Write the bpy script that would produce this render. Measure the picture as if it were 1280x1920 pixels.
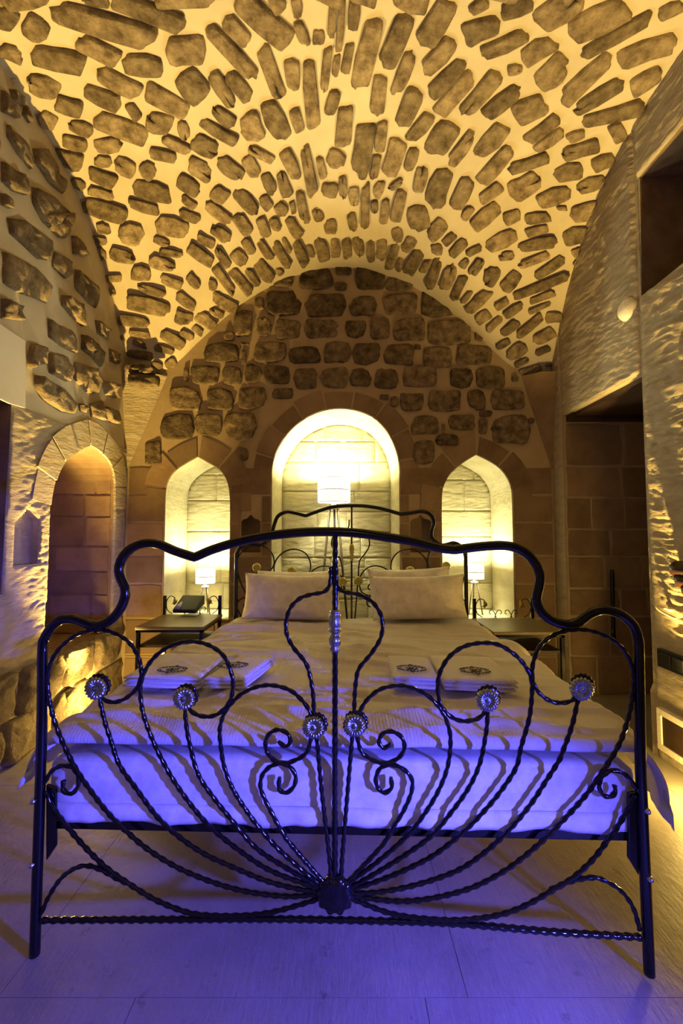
import bpy, bmesh, math, random
from mathutils import Vector, Matrix, noise
from mathutils.geometry import intersect_line_plane

random.seed(7)
for o in list(bpy.data.objects):
    bpy.data.objects.remove(o, do_unlink=True)
SC = bpy.context.scene
COL = SC.collection
R = math.radians

# ------------------------------------------------------------------ camera
CAM = Vector((0.0, 0.0, 1.28)); PITCH = R(3.0); F = 800.0
cd = bpy.data.cameras.new('camera'); co = bpy.data.objects.new('camera', cd); COL.objects.link(co)
cd.sensor_fit = 'VERTICAL'; cd.sensor_height = 36.0; cd.sensor_width = 24.0; cd.lens = F / 1920 * 36
cd.clip_start = 0.02
co.location = CAM; co.rotation_euler = (math.pi / 2 + PITCH, 0, 0)
SC.camera = co

# ------------------------------------------------------------------ light, exposure
w = bpy.data.worlds.new('World'); SC.world = w; w.use_nodes = True
w.node_tree.nodes['Background'].inputs[0].default_value = (1.0, 0.8, 0.5, 1)
w.node_tree.nodes['Background'].inputs[1].default_value = 0.015
vs = SC.view_settings
vs.view_transform = 'Standard'; vs.look = 'None'; vs.gamma = 1.0; vs.use_curve_mapping = False
vs.exposure = 0.0

def spot(name, loc, aim, power, col, angle, blend=0.6, radius=0.04):
    l = bpy.data.lights.new(name, 'SPOT'); l.energy = power; l.color = col
    l.spot_size = R(angle); l.spot_blend = blend; l.shadow_soft_size = radius
    o = bpy.data.objects.new(name, l); COL.objects.link(o); o.location = loc
    o.rotation_euler = (Vector(aim) - Vector(loc)).to_track_quat('-Z', 'Y').to_euler()
    return o
def point(name, loc, power, col, radius=0.03):
    l = bpy.data.lights.new(name, 'POINT'); l.energy = power; l.color = col; l.shadow_soft_size = radius
    o = bpy.data.objects.new(name, l); COL.objects.link(o); o.location = loc
    return o
WARM = (1.0, 0.65, 0.15)
UP_L = Vector((-1.70, 3.0, 0.11)); UP_R = Vector((1.68, 2.05, 0.11))
spot('uplight_beam_left', UP_L, (-1.55, 2.74, 2.6), 1000, WARM, 66, 1.0, 0.03)
spot('uplight_beam_right', UP_R, (1.54, 2.12, 2.6), 820, WARM, 68, 1.0, 0.03)
point('uplight_spill_left', UP_L + Vector((0, 0, 0.03)), 20, WARM, 0.03)
point('uplight_spill_right', UP_R + Vector((0, 0, 0.03)), 17, WARM, 0.03)
spot('blue_spot', (1.60, 0.0, 0.82), (-0.60, 1.00, -0.10), 860, (0.08, 0.075, 1.0), 79, 0.85, 0.045)
# dim warm ambient fill added in mid-air behind the camera; no fixture there
point('room_fill', (0.0, -0.6, 2.0), 2.5, (1.0, 0.8, 0.5), 0.12)

# ------------------------------------------------------------------ helpers
XL, XR, YB = -1.86, 1.83, 3.66
def ray(px, py):
    dx = (px - 640) / F; dy = (960 - py) / F
    return Vector((dx, math.cos(PITCH) - dy * math.sin(PITCH), math.sin(PITCH) + dy * math.cos(PITCH)))
def on_plane(px, py, p0, n):
    d = ray(px, py); t = (p0 - CAM).dot(n) / d.dot(n)
    return CAM + d * t
def on_back(px, py): return on_plane(px, py, Vector((0, YB, 0)), Vector((0, 1, 0)))
def on_left(px, py): return on_plane(px, py, Vector((XL, 0, 0)), Vector((1, 0, 0)))
def on_right(px, py): return on_plane(px, py, Vector((XR, 0, 0)), Vector((1, 0, 0)))
def on_z(px, py, z): return on_plane(px, py, Vector((0, 0, z)), Vector((0, 0, 1)))

def vault(x, y):
    a = 3.65 - 0.43 * x * x
    c = 3.86 - 0.33 * abs(y - 2.1) ** 2.86
    k = 0.10; m = max(a, c)
    return m + k * math.log(math.exp((a - m) / k) + math.exp((c - m) / k)) - 0.02
def to_vault(p):
    for _ in range(3):
        n = vnormal(p.x, p.y); p = p + n * ((vault(p.x, p.y) - p.z) * n.z)
    return p
def vnormal(x, y):
    e = 0.02
    zx = (vault(x + e, y) - vault(x - e, y)) / (2 * e); zy = (vault(x, y + e) - vault(x, y - e)) / (2 * e)
    return Vector((zx, zy, -1)).normalized()
def on_vault(px, py):
    d = ray(px, py); t = 0.5; prev = t
    while t < 7:
        p = CAM + d * t
        if p.z > vault(p.x, p.y) : break
        prev = t; t += 0.05
    else: return None
    lo, hi = prev, t
    for _ in range(18):
        m = (lo + hi) / 2; p = CAM + d * m
        if p.z > vault(p.x, p.y): hi = m
        else: lo = m
    p = CAM + d * hi
    if p.x < XL - 0.3 or p.x > XR + 0.3 or p.y > YB + 0.3: return None
    return p

def par(c, p):
    c.parent = p
    m = Matrix.Translation(p.location) if p.type == 'EMPTY' else Matrix.Identity(4)
    c.matrix_parent_inverse = m.inverted()
def tag(o, label=None, cat=None, group=None, kind=None):
    if label: o['label'] = label
    if cat: o['category'] = cat
    if group: o['group'] = group
    if kind: o['kind'] = kind
    return o
def empty(name, loc, label, cat, group=None):
    o = bpy.data.objects.new(name, None); COL.objects.link(o); o.location = loc; o.empty_display_size = 0.1
    return tag(o, label, cat, group)
def mesh(name, verts, faces, mat, parent=None, smooth=True):
    me = bpy.data.meshes.new(name); me.from_pydata([tuple(v) for v in verts], [], faces); me.update()
    if smooth:
        for p in me.polygons: p.use_smooth = True
    me.materials.append(mat)
    o = bpy.data.objects.new(name, me); COL.objects.link(o)
    if parent is not None: par(o, parent)
    return o
class MB:
    def __init__(s): s.v = []; s.f = []
    def add(s, vs_, fs):
        b = len(s.v); s.v += [Vector(v) for v in vs_]; s.f += [tuple(i + b for i in f) for f in fs]
    def box(s, x0, x1, y0, y1, z0, z1, M=None):
        vs_ = [Vector((x, y, z)) for z in (z0, z1) for y in (y0, y1) for x in (x0, x1)]
        if M: vs_ = [M @ v for v in vs_]
        s.add(vs_, [(0, 2, 3, 1), (4, 5, 7, 6), (0, 1, 5, 4), (2, 6, 7, 3), (0, 4, 6, 2), (1, 3, 7, 5)])
    def lathe(s, prof, c, n=20, M=None, lobes=0, amp=0.0):
        vs_ = []
        for r, z in prof:
            for k in range(n):
                a = 2 * math.pi * k / n
                rr = r * (1 + amp * math.cos(lobes * a))
                v = Vector((rr * math.cos(a), rr * math.sin(a), z))
                vs_.append((M @ v if M else v) + Vector(c))
        fs = []
        for i in range(len(prof) - 1):
            for k in range(n):
                fs.append((i * n + k, i * n + (k + 1) % n, (i + 1) * n + (k + 1) % n, (i + 1) * n + k))
        fs.append(tuple(range(n))[::-1]); fs.append(tuple((len(prof) - 1) * n + k for k in range(n)))
        s.add(vs_, fs)
    def sweep(s, pts, r, nsec=8, twist=0.0, amp=0.0, cap=True, closed=False):
        n = len(pts)
        T = []
        for i in range(n):
            a = pts[max(i - 1, 0)]; b = pts[min(i + 1, n - 1)]
            t = (b - a)
            T.append(t.normalized() if t.length > 1e-9 else Vector((0, 0, 1)))
        up = Vector((0, 1, 0)) if abs(T[0].y) < 0.9 else Vector((1, 0, 0))
        N = (up - T[0] * up.dot(T[0])).normalized()
        vs_ = []; acc = 0.0
        for i in range(n):
            if i: acc += (pts[i] - pts[i - 1]).length
            N = (N - T[i] * N.dot(T[i])).normalized(); B = T[i].cross(N)
            ri = r[i] if isinstance(r, (list, tuple)) else r
            ph = twist * acc
            for k in range(nsec):
                a = 2 * math.pi * k / nsec
                rr = ri * (1 + amp * math.cos(2 * (a - ph)))
                vs_.append(pts[i] + N * (rr * math.cos(a)) + B * (rr * math.sin(a)))
        fs = []
        for i in range(n - 1):
            for k in range(nsec):
                fs.append((i * nsec + k, i * nsec + (k + 1) % nsec, (i + 1) * nsec + (k + 1) % nsec, (i + 1) * nsec + k))
        if cap:
            fs.append(tuple(range(nsec))[::-1]); fs.append(tuple((n - 1) * nsec + k for k in range(nsec)))
        s.add(vs_, fs)
    def build(s, name, mat, parent=None, smooth=True): return mesh(name, s.v, s.f, mat, parent, smooth)

def bevel(o, width, seg=2):
    m = o.modifiers.new('bevel', 'BEVEL'); m.width = width; m.segments = seg; m.limit_method = 'ANGLE'
    return o

def crom(pts, step):
    """Catmull-Rom through pts, resampled at about step; a point given twice is a sharp corner."""
    runs = [[pts[0]]]
    for p in pts[1:]:
        if (p - runs[-1][-1]).length < 1e-6: runs.append([p])
        else: runs[-1].append(p)
    out = []
    for run in runs:
        if len(run) < 2: continue
        e = [run[0] * 2 - run[1]] + run + [run[-1] * 2 - run[-2]]
        for i in range(1, len(e) - 2):
            n = max(2, int((e[i + 1] - e[i]).length / step))
            for k in range(n):
                t = k / n
                out.append(0.5 * (2 * e[i] + (e[i + 1] - e[i - 1]) * t + (2 * e[i - 1] - 5 * e[i] + 4 * e[i + 1] - e[i + 2]) * t * t
                                  + (3 * e[i] - e[i - 1] - 3 * e[i + 1] + e[i + 2]) * t ** 3))
    out.append(pts[-1])
    return out

# ------------------------------------------------------------------ materials
def nodes(name):
    m = bpy.data.materials.new(name); m.use_nodes = True
    nt = m.node_tree; b = nt.nodes['Principled BSDF']
    return m, nt, b
def coords(nt, scale=(1, 1, 1)):
    tc = nt.nodes.new('ShaderNodeTexCoord'); mp = nt.nodes.new('ShaderNodeMapping')
    mp.inputs['Scale'].default_value = scale
    nt.links.new(tc.outputs['Object'], mp.inputs['Vector'])
    return mp.outputs['Vector']
def noise_n(nt, vec, scale, detail=6, rough=0.6):
    n = nt.nodes.new('ShaderNodeTexNoise'); n.inputs['Scale'].default_value = scale
    n.inputs['Detail'].default_value = detail; n.inputs['Roughness'].default_value = rough
    nt.links.new(vec, n.inputs['Vector']); return n.outputs['Fac']
def ramp(nt, fac, stops):
    r = nt.nodes.new('ShaderNodeValToRGB'); e = r.color_ramp.elements
    while len(e) < len(stops): e.new(0.5)
    for el, (p, c) in zip(e, stops): el.position = p; el.color = (*c, 1)
    nt.links.new(fac, r.inputs['Fac']); return r.outputs['Color']
def bump(nt, b, fac, strength, dist, prev=None):
    n = nt.nodes.new('ShaderNodeBump'); n.inputs['Strength'].default_value = strength
    n.inputs['Distance'].default_value = dist; nt.links.new(fac, n.inputs['Height'])
    if prev is not None: nt.links.new(prev, n.inputs['Normal'])
    nt.links.new(n.outputs['Normal'], b.inputs['Normal']); return n.outputs['Normal']
def math_n(nt, op, a, bb):
    n = nt.nodes.new('ShaderNodeMath'); n.operation = op
    for i, v in enumerate((a, bb)):
        if isinstance(v, (int, float)): n.inputs[i].default_value = v
        else: nt.links.new(v, n.inputs[i])
    return n.outputs[0]

def stone_mat(name, stops, scale=9, rough=0.9, vary=0.5, bump_s=0.9, bdist=0.02, aniso=(1, 1, 1), fine=45):
    m, nt, b = nodes(name)
    v = coords(nt, aniso)
    f1 = noise_n(nt, v, scale, 8, 0.65)
    col = ramp(nt, f1, stops)
    oi = nt.nodes.new('ShaderNodeObjectInfo')
    hs = nt.nodes.new('ShaderNodeHueSaturation')
    val = math_n(nt, 'ADD', math_n(nt, 'MULTIPLY', oi.outputs['Random'], vary), 1 - vary / 2)
    nt.links.new(val, hs.inputs['Value']); nt.links.new(col, hs.inputs['Color'])
    nt.links.new(hs.outputs['Color'], b.inputs['Base Color'])
    b.inputs['Roughness'].default_value = rough; b.inputs['Specular IOR Level'].default_value = 0.2
    f2 = noise_n(nt, v, fine, 6, 0.7)
    n1 = bump(nt, b, f1, bump_s, bdist)
    bump(nt, b, f2, bump_s * 0.6, bdist * 0.5, n1)
    return m
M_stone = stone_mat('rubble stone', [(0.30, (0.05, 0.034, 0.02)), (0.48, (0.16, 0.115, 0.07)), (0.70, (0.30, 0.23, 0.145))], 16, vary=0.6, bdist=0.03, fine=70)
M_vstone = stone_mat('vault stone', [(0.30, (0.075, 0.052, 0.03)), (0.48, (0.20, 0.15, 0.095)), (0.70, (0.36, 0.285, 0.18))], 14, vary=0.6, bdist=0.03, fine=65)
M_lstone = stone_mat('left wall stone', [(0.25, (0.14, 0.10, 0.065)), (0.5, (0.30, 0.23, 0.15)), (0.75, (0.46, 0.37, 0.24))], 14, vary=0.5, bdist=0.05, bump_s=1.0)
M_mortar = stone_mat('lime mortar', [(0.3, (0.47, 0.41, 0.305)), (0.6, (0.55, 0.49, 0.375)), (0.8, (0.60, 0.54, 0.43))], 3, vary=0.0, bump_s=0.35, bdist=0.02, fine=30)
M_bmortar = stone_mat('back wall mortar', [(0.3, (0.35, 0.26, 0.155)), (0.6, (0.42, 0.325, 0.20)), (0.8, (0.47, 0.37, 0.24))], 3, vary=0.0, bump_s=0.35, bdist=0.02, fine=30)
M_ashlar = stone_mat('brown ashlar', [(0.25, (0.18, 0.115, 0.066)), (0.5, (0.25, 0.17, 0.10)), (0.8, (0.32, 0.23, 0.14))], 5, vary=0.4, bump_s=0.5, bdist=0.012, fine=60)
M_tool = stone_mat('tooled limestone', [(0.25, (0.36, 0.295, 0.20)), (0.5, (0.45, 0.38, 0.27)), (0.8, (0.53, 0.46, 0.34))], 6, vary=0.12, bump_s=1.0, bdist=0.028, aniso=(1, 1, 3.2), fine=26)
M_niche = stone_mat('pale niche stone', [(0.25, (0.40, 0.36, 0.21)), (0.5, (0.52, 0.475, 0.30)), (0.8, (0.60, 0.56, 0.39))], 5, vary=0.08, bump_s=0.7, bdist=0.02, aniso=(1, 1, 2.5), fine=24)
def floor_mat():
    m, nt, b = nodes('worn floor limestone')
    v = coords(nt); v2 = coords(nt, (9, 1.2, 1))
    f1 = noise_n(nt, v, 2.2, 8, 0.62); f2 = noise_n(nt, v, 14, 7, 0.7); f3_ = noise_n(nt, v2, 7, 5, 0.75)
    base = ramp(nt, f1, [(0.28, (0.21, 0.18, 0.15)), (0.5, (0.29, 0.255, 0.215)), (0.75, (0.35, 0.31, 0.265))])
    spots = ramp(nt, f2, [(0.30, (0.45, 0.43, 0.42)), (0.40, (1, 1, 1))])
    scr = ramp(nt, f3_, [(0.27, (0.62, 0.6, 0.58)), (0.36, (1, 1, 1))])
    col = base
    for c in (spots, scr):
        mx = nt.nodes.new('ShaderNodeMixRGB'); mx.blend_type = 'MULTIPLY'; mx.inputs[0].default_value = 0.75
        nt.links.new(col, mx.inputs[1]); nt.links.new(c, mx.inputs[2]); col = mx.outputs[0]
    nt.links.new(col, b.inputs['Base Color'])
    b.inputs['Roughness'].default_value = 0.5; b.inputs['Specular IOR Level'].default_value = 0.35
    n1 = bump(nt, b, f1, 0.5, 0.02); n2 = bump(nt, b, f3_, 0.35, 0.006, n1); bump(nt, b, f2, 0.3, 0.005, n2)
    return m
M_floor = floor_mat()
M_grout = stone_mat('floor joint', [(0.3, (0.33, 0.29, 0.24)), (0.7, (0.40, 0.35, 0.29))], 8, vary=0.0)
M_plaster = stone_mat('smooth white plaster', [(0.3, (0.50, 0.49, 0.50)), (0.7, (0.56, 0.55, 0.56))], 3, vary=0.0, bump_s=0.1, bdist=0.005)

def simple(name, col, rough=0.5, metal=0.0, spec=0.5, bs=0.0, bscale=60):
    m, nt, b = nodes(name)
    v = coords(nt); f = noise_n(nt, v, bscale, 4)
    c2 = tuple(min(1, x * 1.18) for x in col); c1 = tuple(x * 0.84 for x in col)
    nt.links.new(ramp(nt, f, [(0.3, c1), (0.7, c2)]), b.inputs['Base Color'])
    b.inputs['Roughness'].default_value = rough; b.inputs['Metallic'].default_value = metal
    b.inputs['Specular IOR Level'].default_value = spec
    if bs: bump(nt, b, f, bs, 0.004)
    return m
M_iron = simple('black lacquered iron', (0.003, 0.003, 0.004), 0.16, 0.0, 0.5)
M_silver = simple('silvered casting', (0.34, 0.37, 0.36), 0.24, 1.0, 0.5, 0.3, 90)
M_gold = simple('gilded casting', (0.50, 0.42, 0.12), 0.45, 0.8, 0.5, 0.3, 90)
M_bolt = simple('zinc bolt', (0.55, 0.57, 0.6), 0.25, 1.0)
M_sheet = simple('white cotton sheet', (0.78, 0.76, 0.74), 0.85, 0.0, 0.2, 0.25, 18)
M_pillow = simple('white pillow cotton', (0.76, 0.72, 0.66), 0.85, 0.0, 0.2, 0.15, 14)
M_towel = simple('white terry towel', (0.80, 0.78, 0.75), 0.95, 0.0, 0.1, 0.9, 260)
M_ink = simple('black embroidery', (0.012, 0.012, 0.018), 0.8)
M_wood = simple('dark brown wood', (0.035, 0.018, 0.009), 0.55, 0.0, 0.4, 0.3, 20)
M_table = simple('olive brown table top', (0.15, 0.115, 0.06), 0.35, 0.0, 0.5, 0.1, 12)
M_redwood = simple('red brown carved wood', (0.030, 0.012, 0.008), 0.4, 0.0, 0.5, 0.2, 30)
M_black = simple('black plastic', (0.010, 0.010, 0.011), 0.5, 0.0, 0.25)
M_grey = simple('grey plastic', (0.22, 0.24, 0.24), 0.4)
M_cream = simple('cream plastic', (0.78, 0.72, 0.58), 0.45)
M_white = simple('white painted frame', (0.70, 0.64, 0.54), 0.5)
M_brass = simple('pale brass', (0.78, 0.68, 0.42), 0.35, 0.15)
M_stick = simple('lamp leg wood', (0.10, 0.075, 0.045), 0.5)
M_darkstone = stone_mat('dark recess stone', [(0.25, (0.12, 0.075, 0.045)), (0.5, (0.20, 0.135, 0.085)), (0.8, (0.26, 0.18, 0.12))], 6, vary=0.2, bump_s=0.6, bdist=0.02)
def cotton():
    m, nt, b = nodes('white striped duvet cotton')
    v = coords(nt); f = noise_n(nt, v, 10, 4)
    nt.links.new(ramp(nt, f, [(0.3, (0.64, 0.61, 0.57)), (0.7, (0.72, 0.69, 0.65))]), b.inputs['Base Color'])
    b.inputs['Roughness'].default_value = 0.8; b.inputs['Specular IOR Level'].default_value = 0.2
    wv = nt.nodes.new('ShaderNodeTexWave'); wv.bands_direction = 'X'; wv.inputs['Scale'].default_value = 28
    nt.links.new(v, wv.inputs['Vector'])
    n1 = bump(nt, b, wv.outputs['Fac'], 0.12, 0.003)
    bump(nt, b, noise_n(nt, v, 22, 3), 0.35, 0.008, n1)
    return m
M_duvet = cotton()
def shade_mat():
    m, nt, b = nodes('lit lamp shade')
    v = coords(nt); f = noise_n(nt, v, 90, 2)
    c = ramp(nt, f, [(0.40, (0.75, 0.70, 0.70)), (0.55, (1.0, 0.97, 0.86))])
    nt.links.new(c, b.inputs['Base Color']); nt.links.new(c, b.inputs['Emission Color'])
    b.inputs['Emission Strength'].default_value = 1.1; b.inputs['Roughness'].default_value = 0.9
    return m
M_shade = shade_mat()

# ------------------------------------------------------------------ wall shell
def plate(name, outer, holes, to3d, mat, parent=None):
    """flat wall with holes cut out: filled 2-D curve turned into a mesh"""
    cu = bpy.data.curves.new('tmp', 'CURVE'); cu.dimensions = '2D'; cu.fill_mode = 'BOTH'
    for poly in [outer] + holes:
        sp = cu.splines.new('POLY'); sp.points.add(len(poly) - 1); sp.use_cyclic_u = True
        for p, (a, b) in zip(sp.points, poly): p.co = (a, b, 0, 1)
    ob = bpy.data.objects.new('tmp', cu); COL.objects.link(ob)
    bpy.context.view_layer.update()
    me0 = bpy.data.meshes.new_from_object(ob.evaluated_get(bpy.context.evaluated_depsgraph_get()))
    vs_ = [to3d(v.co.x, v.co.y) for v in me0.vertices]; fs = [tuple(p.vertices) for p in me0.polygons]
    bpy.data.objects.remove(ob); bpy.data.meshes.remove(me0)
    return mesh(name, vs_, fs, mat, parent, False)
def recess(name, outline, to3d, inward, depth, mat, parent, back=True, taper=0.0):
    """reveal and back of an opening; outline is a 2-D loop on the wall"""
    n = len(outline); ca = sum(p[0] for p in outline) / n; cb = sum(p[1] for p in outline) / n
    vs_ = [to3d(a, b) for a, b in outline] + [to3d(a + (ca - a) * taper, b) + inward * depth for a, b in outline]
    fs = [(i, (i + 1) % n, n + (i + 1) % n, n + i) for i in range(n)]
    if back: fs.append(tuple(range(n, 2 * n)))
    return mesh(name, vs_, fs, mat, parent, False)

bk3 = lambda a, z: Vector((a, YB, z))
lf3 = lambda a, z: Vector((XL, a, z))
rt3 = lambda a, z: Vector((XR, a, z))
def bpx(lst): return [(on_back(*p).x, on_back(*p).z) for p in lst]
def lpx(lst): return [(on_left(*p).y, on_left(*p).z) for p in lst]
def rpx(lst): return [(on_right(*p).y, on_right(*p).z) for p in lst]
def smooth2(lst, step=0.03):
    return [(p.x, p.z) for p in crom([Vector((a, 0, b)) for a, b in lst], step)]

N_MID = smooth2(bpx([(510, 905), (511, 875), (520, 845), (541, 812), (570, 787), (603, 772), (634, 767), (668, 771), (702, 786), (728, 815), (743, 850), (748, 880), (748, 910)]))
apexL = bpx([(371, 857)])[0]; apexR = bpx([(892, 853)])[0]
N_LFT = smooth2(bpx([(310, 960), (311, 926), (316, 902), (331, 882), (350, 869), (371, 857)])) + smooth2(bpx([(371, 857), (392, 869), (412, 881), (425, 902), (430, 926), (431, 960)]))[1:]
N_RGT = smooth2(bpx([(828, 960), (829, 925), (833, 908), (846, 886), (868, 868), (892, 853)])) + smooth2(bpx([(892, 853), (914, 864), (934, 877), (950, 897), (958, 920), (960, 960)]))[1:]
SILL = 0.56
def close_niche(arch, zb): return [(arch[0][0], zb)] + arch + [(arch[-1][0], zb)]
C_MID = close_niche(N_MID, 0.0); C_LFT = close_niche(N_LFT, SILL); C_RGT = close_niche(N_RGT, SILL)
tinyL = bpx([(452, 1036), (452, 978), (456, 974), (463, 972), (470, 965), (477, 972), (484, 974), (488, 978), (488, 1036)])
tinyR = bpx([(769, 1036), (769, 978), (773, 974), (781, 972), (788, 965), (796, 972), (803, 974), (808, 978), (808, 1036)])

wall_back = plate('wall_back', [(XL - .05, 0), (XR + .05, 0), (XR + .05, 4.2), (XL - .05, 4.2)],
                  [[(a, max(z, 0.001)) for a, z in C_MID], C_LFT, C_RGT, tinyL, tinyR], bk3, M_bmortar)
tag(wall_back, 'rubble stone end wall with three lamp-lit arched niches behind the bed', kind='structure')
INB = Vector((0, 1, 0))
for nm, c, d, tp in (('arched_niche', C_MID, 0.55, 0.02), ('pointed_niche', C_LFT, 0.50, 0.03), ('pointed_niche', C_RGT, 0.50, 0.03)):
    recess(nm, c, bk3, INB, d, M_niche, wall_back, taper=tp)
for c in (tinyL, tinyR): recess('small_niche', c, bk3, INB, 0.10, M_ashlar, wall_back)

# left wall with arched opening, small niche and window recess
N_SIDE = smooth2(lpx([(85, 1130), (91, 981), (98, 919), (107, 888), (121, 864), (143, 848), (168, 836)]), 0.04) + \
         smooth2(lpx([(168, 836), (188, 851), (203, 868), (210, 890), (212, 926), (210, 1000)]), 0.04)[1:]
sill_l = on_left(150, 1212).z
aL0 = N_SIDE[0][0]; aL1 = N_SIDE[-1][0]
C_SIDE = [(aL0, sill_l)] + N_SIDE + [(aL1, sill_l)]
C_SMALL = lpx([(24, 1061), (26, 982), (36, 970), (44, 962), (52, 952), (60, 957), (66, 968), (72, 976), (70, 1058)])
wz1 = on_left(14, 748).z
C_WINL = [(1.55, 0.95), (2.35, 0.95), (2.37, wz1), (1.55, wz1)]
FRONT = -1.3
wall_left = plate('wall_left', [(FRONT, 0), (YB + .03, 0), (YB + .03, 4.2), (FRONT, 4.2)], [C_SIDE, C_SMALL, C_WINL], lf3, M_mortar)
tag(wall_left, 'left stone wall with a tall pointed side opening and rough rubble above', kind='structure')
INL = Vector((-1, 0, 0)); INR = Vector((1, 0, 0))
recess('side_opening', C_SIDE, lf3, INL, 0.85, M_ashlar, wall_left)
recess('small_niche', C_SMALL, lf3, INL, 0.035, M_tool, wall_left)
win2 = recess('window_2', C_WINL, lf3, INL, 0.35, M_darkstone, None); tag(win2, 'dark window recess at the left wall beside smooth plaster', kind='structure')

# right wall with doorway and high window recess
D0, D1, DZ = 2.55, 3.49, 2.265
rag = [(D0 + 0.012 * noise.noise(Vector((0, 0, z * 7))) + (0.03 if z < 0.4 else 0), z) for z in [i * 0.06 for i in range(0, 38)]]
C_DOOR = [(D1, 0.0)] + [(D1, DZ)] + [(D0, DZ)] + rag[::-1]
wp = rpx([(1199, 332), (1203, 556)])
C_WINR = [(1.55, wp[1][1] + 0.02), (wp[1][0], wp[1][1]), (wp[0][0], wp[0][1]), (1.55, wp[0][1])]
wall_right = plate('wall_right', [(FRONT, 0), (D0 + 0.03, 0)] + rag[1:] + [(D0, DZ), (D1, DZ), (D1, 0), (YB + .03, 0), (YB + .03, 4.2), (FRONT, 4.2)], [C_WINR], rt3, M_tool)
tag(wall_right, 'coarsely tooled stone wall with a doorway on the right', kind='structure')
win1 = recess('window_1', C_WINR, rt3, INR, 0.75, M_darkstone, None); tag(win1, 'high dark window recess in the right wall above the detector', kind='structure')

# doorway passage
door = mesh('door_1', [Vector((XR, D0, 0)), Vector((XR + 1.05, D0, 0)), Vector((XR + 1.05, D0, DZ)), Vector((XR, D0, DZ)),
                       Vector((XR, D1, 0)), Vector((XR + 1.05, D1, 0)), Vector((XR + 1.05, D1, DZ)), Vector((XR, D1, DZ))],
            [(0, 1, 2, 3), (4, 7, 6, 5), (1, 5, 6, 2), (3, 2, 6, 7)], M_bmortar, None, False)
tag(door, 'dark deep doorway passage of brown ashlar in the right wall', kind='structure')
b = MB(); b.box(XR + 0.03, XR + 1.0, D1 - 0.10, D1 - 0.002, DZ - 0.055, DZ - 0.002); b.build('lintel_beam', M_wood, door, False)
b = MB(); b.box(XR + 0.05, XR + 1.0, D0 + 0.02, D1 - 0.11, DZ - 0.03, DZ - 0.004); b.build('lintel_board', M_wood, door, False)
b = MB(); b.box(XR + 0.74, XR + 0.80, D1 - 0.09, D1 - 0.015, 0.0, DZ - 0.06); bevel(b.build('door_post', M_wood, door, False), 0.008)
b = MB(); b.box(XR + 0.80, XR + 0.86, D0 + 0.03, D1 - 0.02, 0.02, DZ - 0.06); bevel(b.build('door_leaf', M_wood, door, False), 0.008)
p0 = on_plane(1147, 1068, Vector((0, D1 - .05, 0)), Vector((0, 1, 0))); p1 = on_plane(1150, 1200, Vector((0, D1 - .05, 0)), Vector((0, 1, 0)))
b = MB(); b.sweep([p0, p0.lerp(p1, .08), p0.lerp(p1, .9), p1], [0.012, 0.016, 0.014, 0.02], 8); b.build('iron_bolt', M_iron, door)

# floor, front wall, vault
floor = mesh('floor', [(XL - 1.2, FRONT, -0.004), (XR + 1.3, FRONT, -0.004), (XR + 1.3, YB + 0.8, -0.004), (XL - 1.2, YB + 0.8, -0.004)], [(0, 1, 2, 3)], M_grout, None, False)
tag(floor, 'pale worn limestone slab floor', kind='structure')
wf = mesh('wall_front', [(XL - .05, FRONT, 0), (XR + .05, FRONT, 0), (XR + .05, FRONT, 4.2), (XL - .05, FRONT, 4.2)], [(3, 2, 1, 0)], M_mortar, None, False)
tag(wf, 'plain front wall behind the viewer', kind='structure')
NX, NY = 110, 150
vv = []
for j in range(NY + 1):
    for i in range(NX + 1):
        x = XL - 0.03 + (XR - XL + 0.06) * i / NX; y = FRONT - .02 + (YB + 0.05 - FRONT) * j / NY
        n = vnormal(x, y)
        vv.append(Vector((x, y, vault(x, y))) + n * (0.006 * noise.noise(Vector((x * 3, y * 3, 1))) + 0.004 * noise.noise(Vector((x * 9, y * 9, 5))) - 0.004))
ceiling = mesh('ceiling', vv, [(j * (NX + 1) + i, j * (NX + 1) + i + 1, (j + 1) * (NX + 1) + i + 1, (j + 1) * (NX + 1) + i) for j in range(NY) for i in range(NX)], M_mortar)
tag(ceiling, 'cross vault of long rubble stones set in pale mortar', kind='structure')

# floor slabs: big, worn, closely jointed
rs_ = random.Random(11); yy = FRONT
FROT = Matrix.Rotation(R(0.0), 4, 'Z')
while yy < YB:
    hgt = rs_.choice([0.7, 0.85, 1.0]); xx = XL - 0.6 * rs_.random()
    while xx < XR + 0.9:
        wd = rs_.choice([0.8, 1.05, 1.3])
        a0 = max(xx, XL); a1 = min(xx + wd, XR + 0.9); y1_ = min(yy + hgt, YB)
        if a1 - a0 > 0.05 and y1_ - yy > .05:
            b = MB(); g = 0.0009
            b.box(a0 + g, a1 - g, yy + g, y1_ - g, -0.03, -0.0008 + 0.0006 * rs_.random())
            b.build('slab', M_floor, floor, False)
        xx += wd
    yy += hgt

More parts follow.
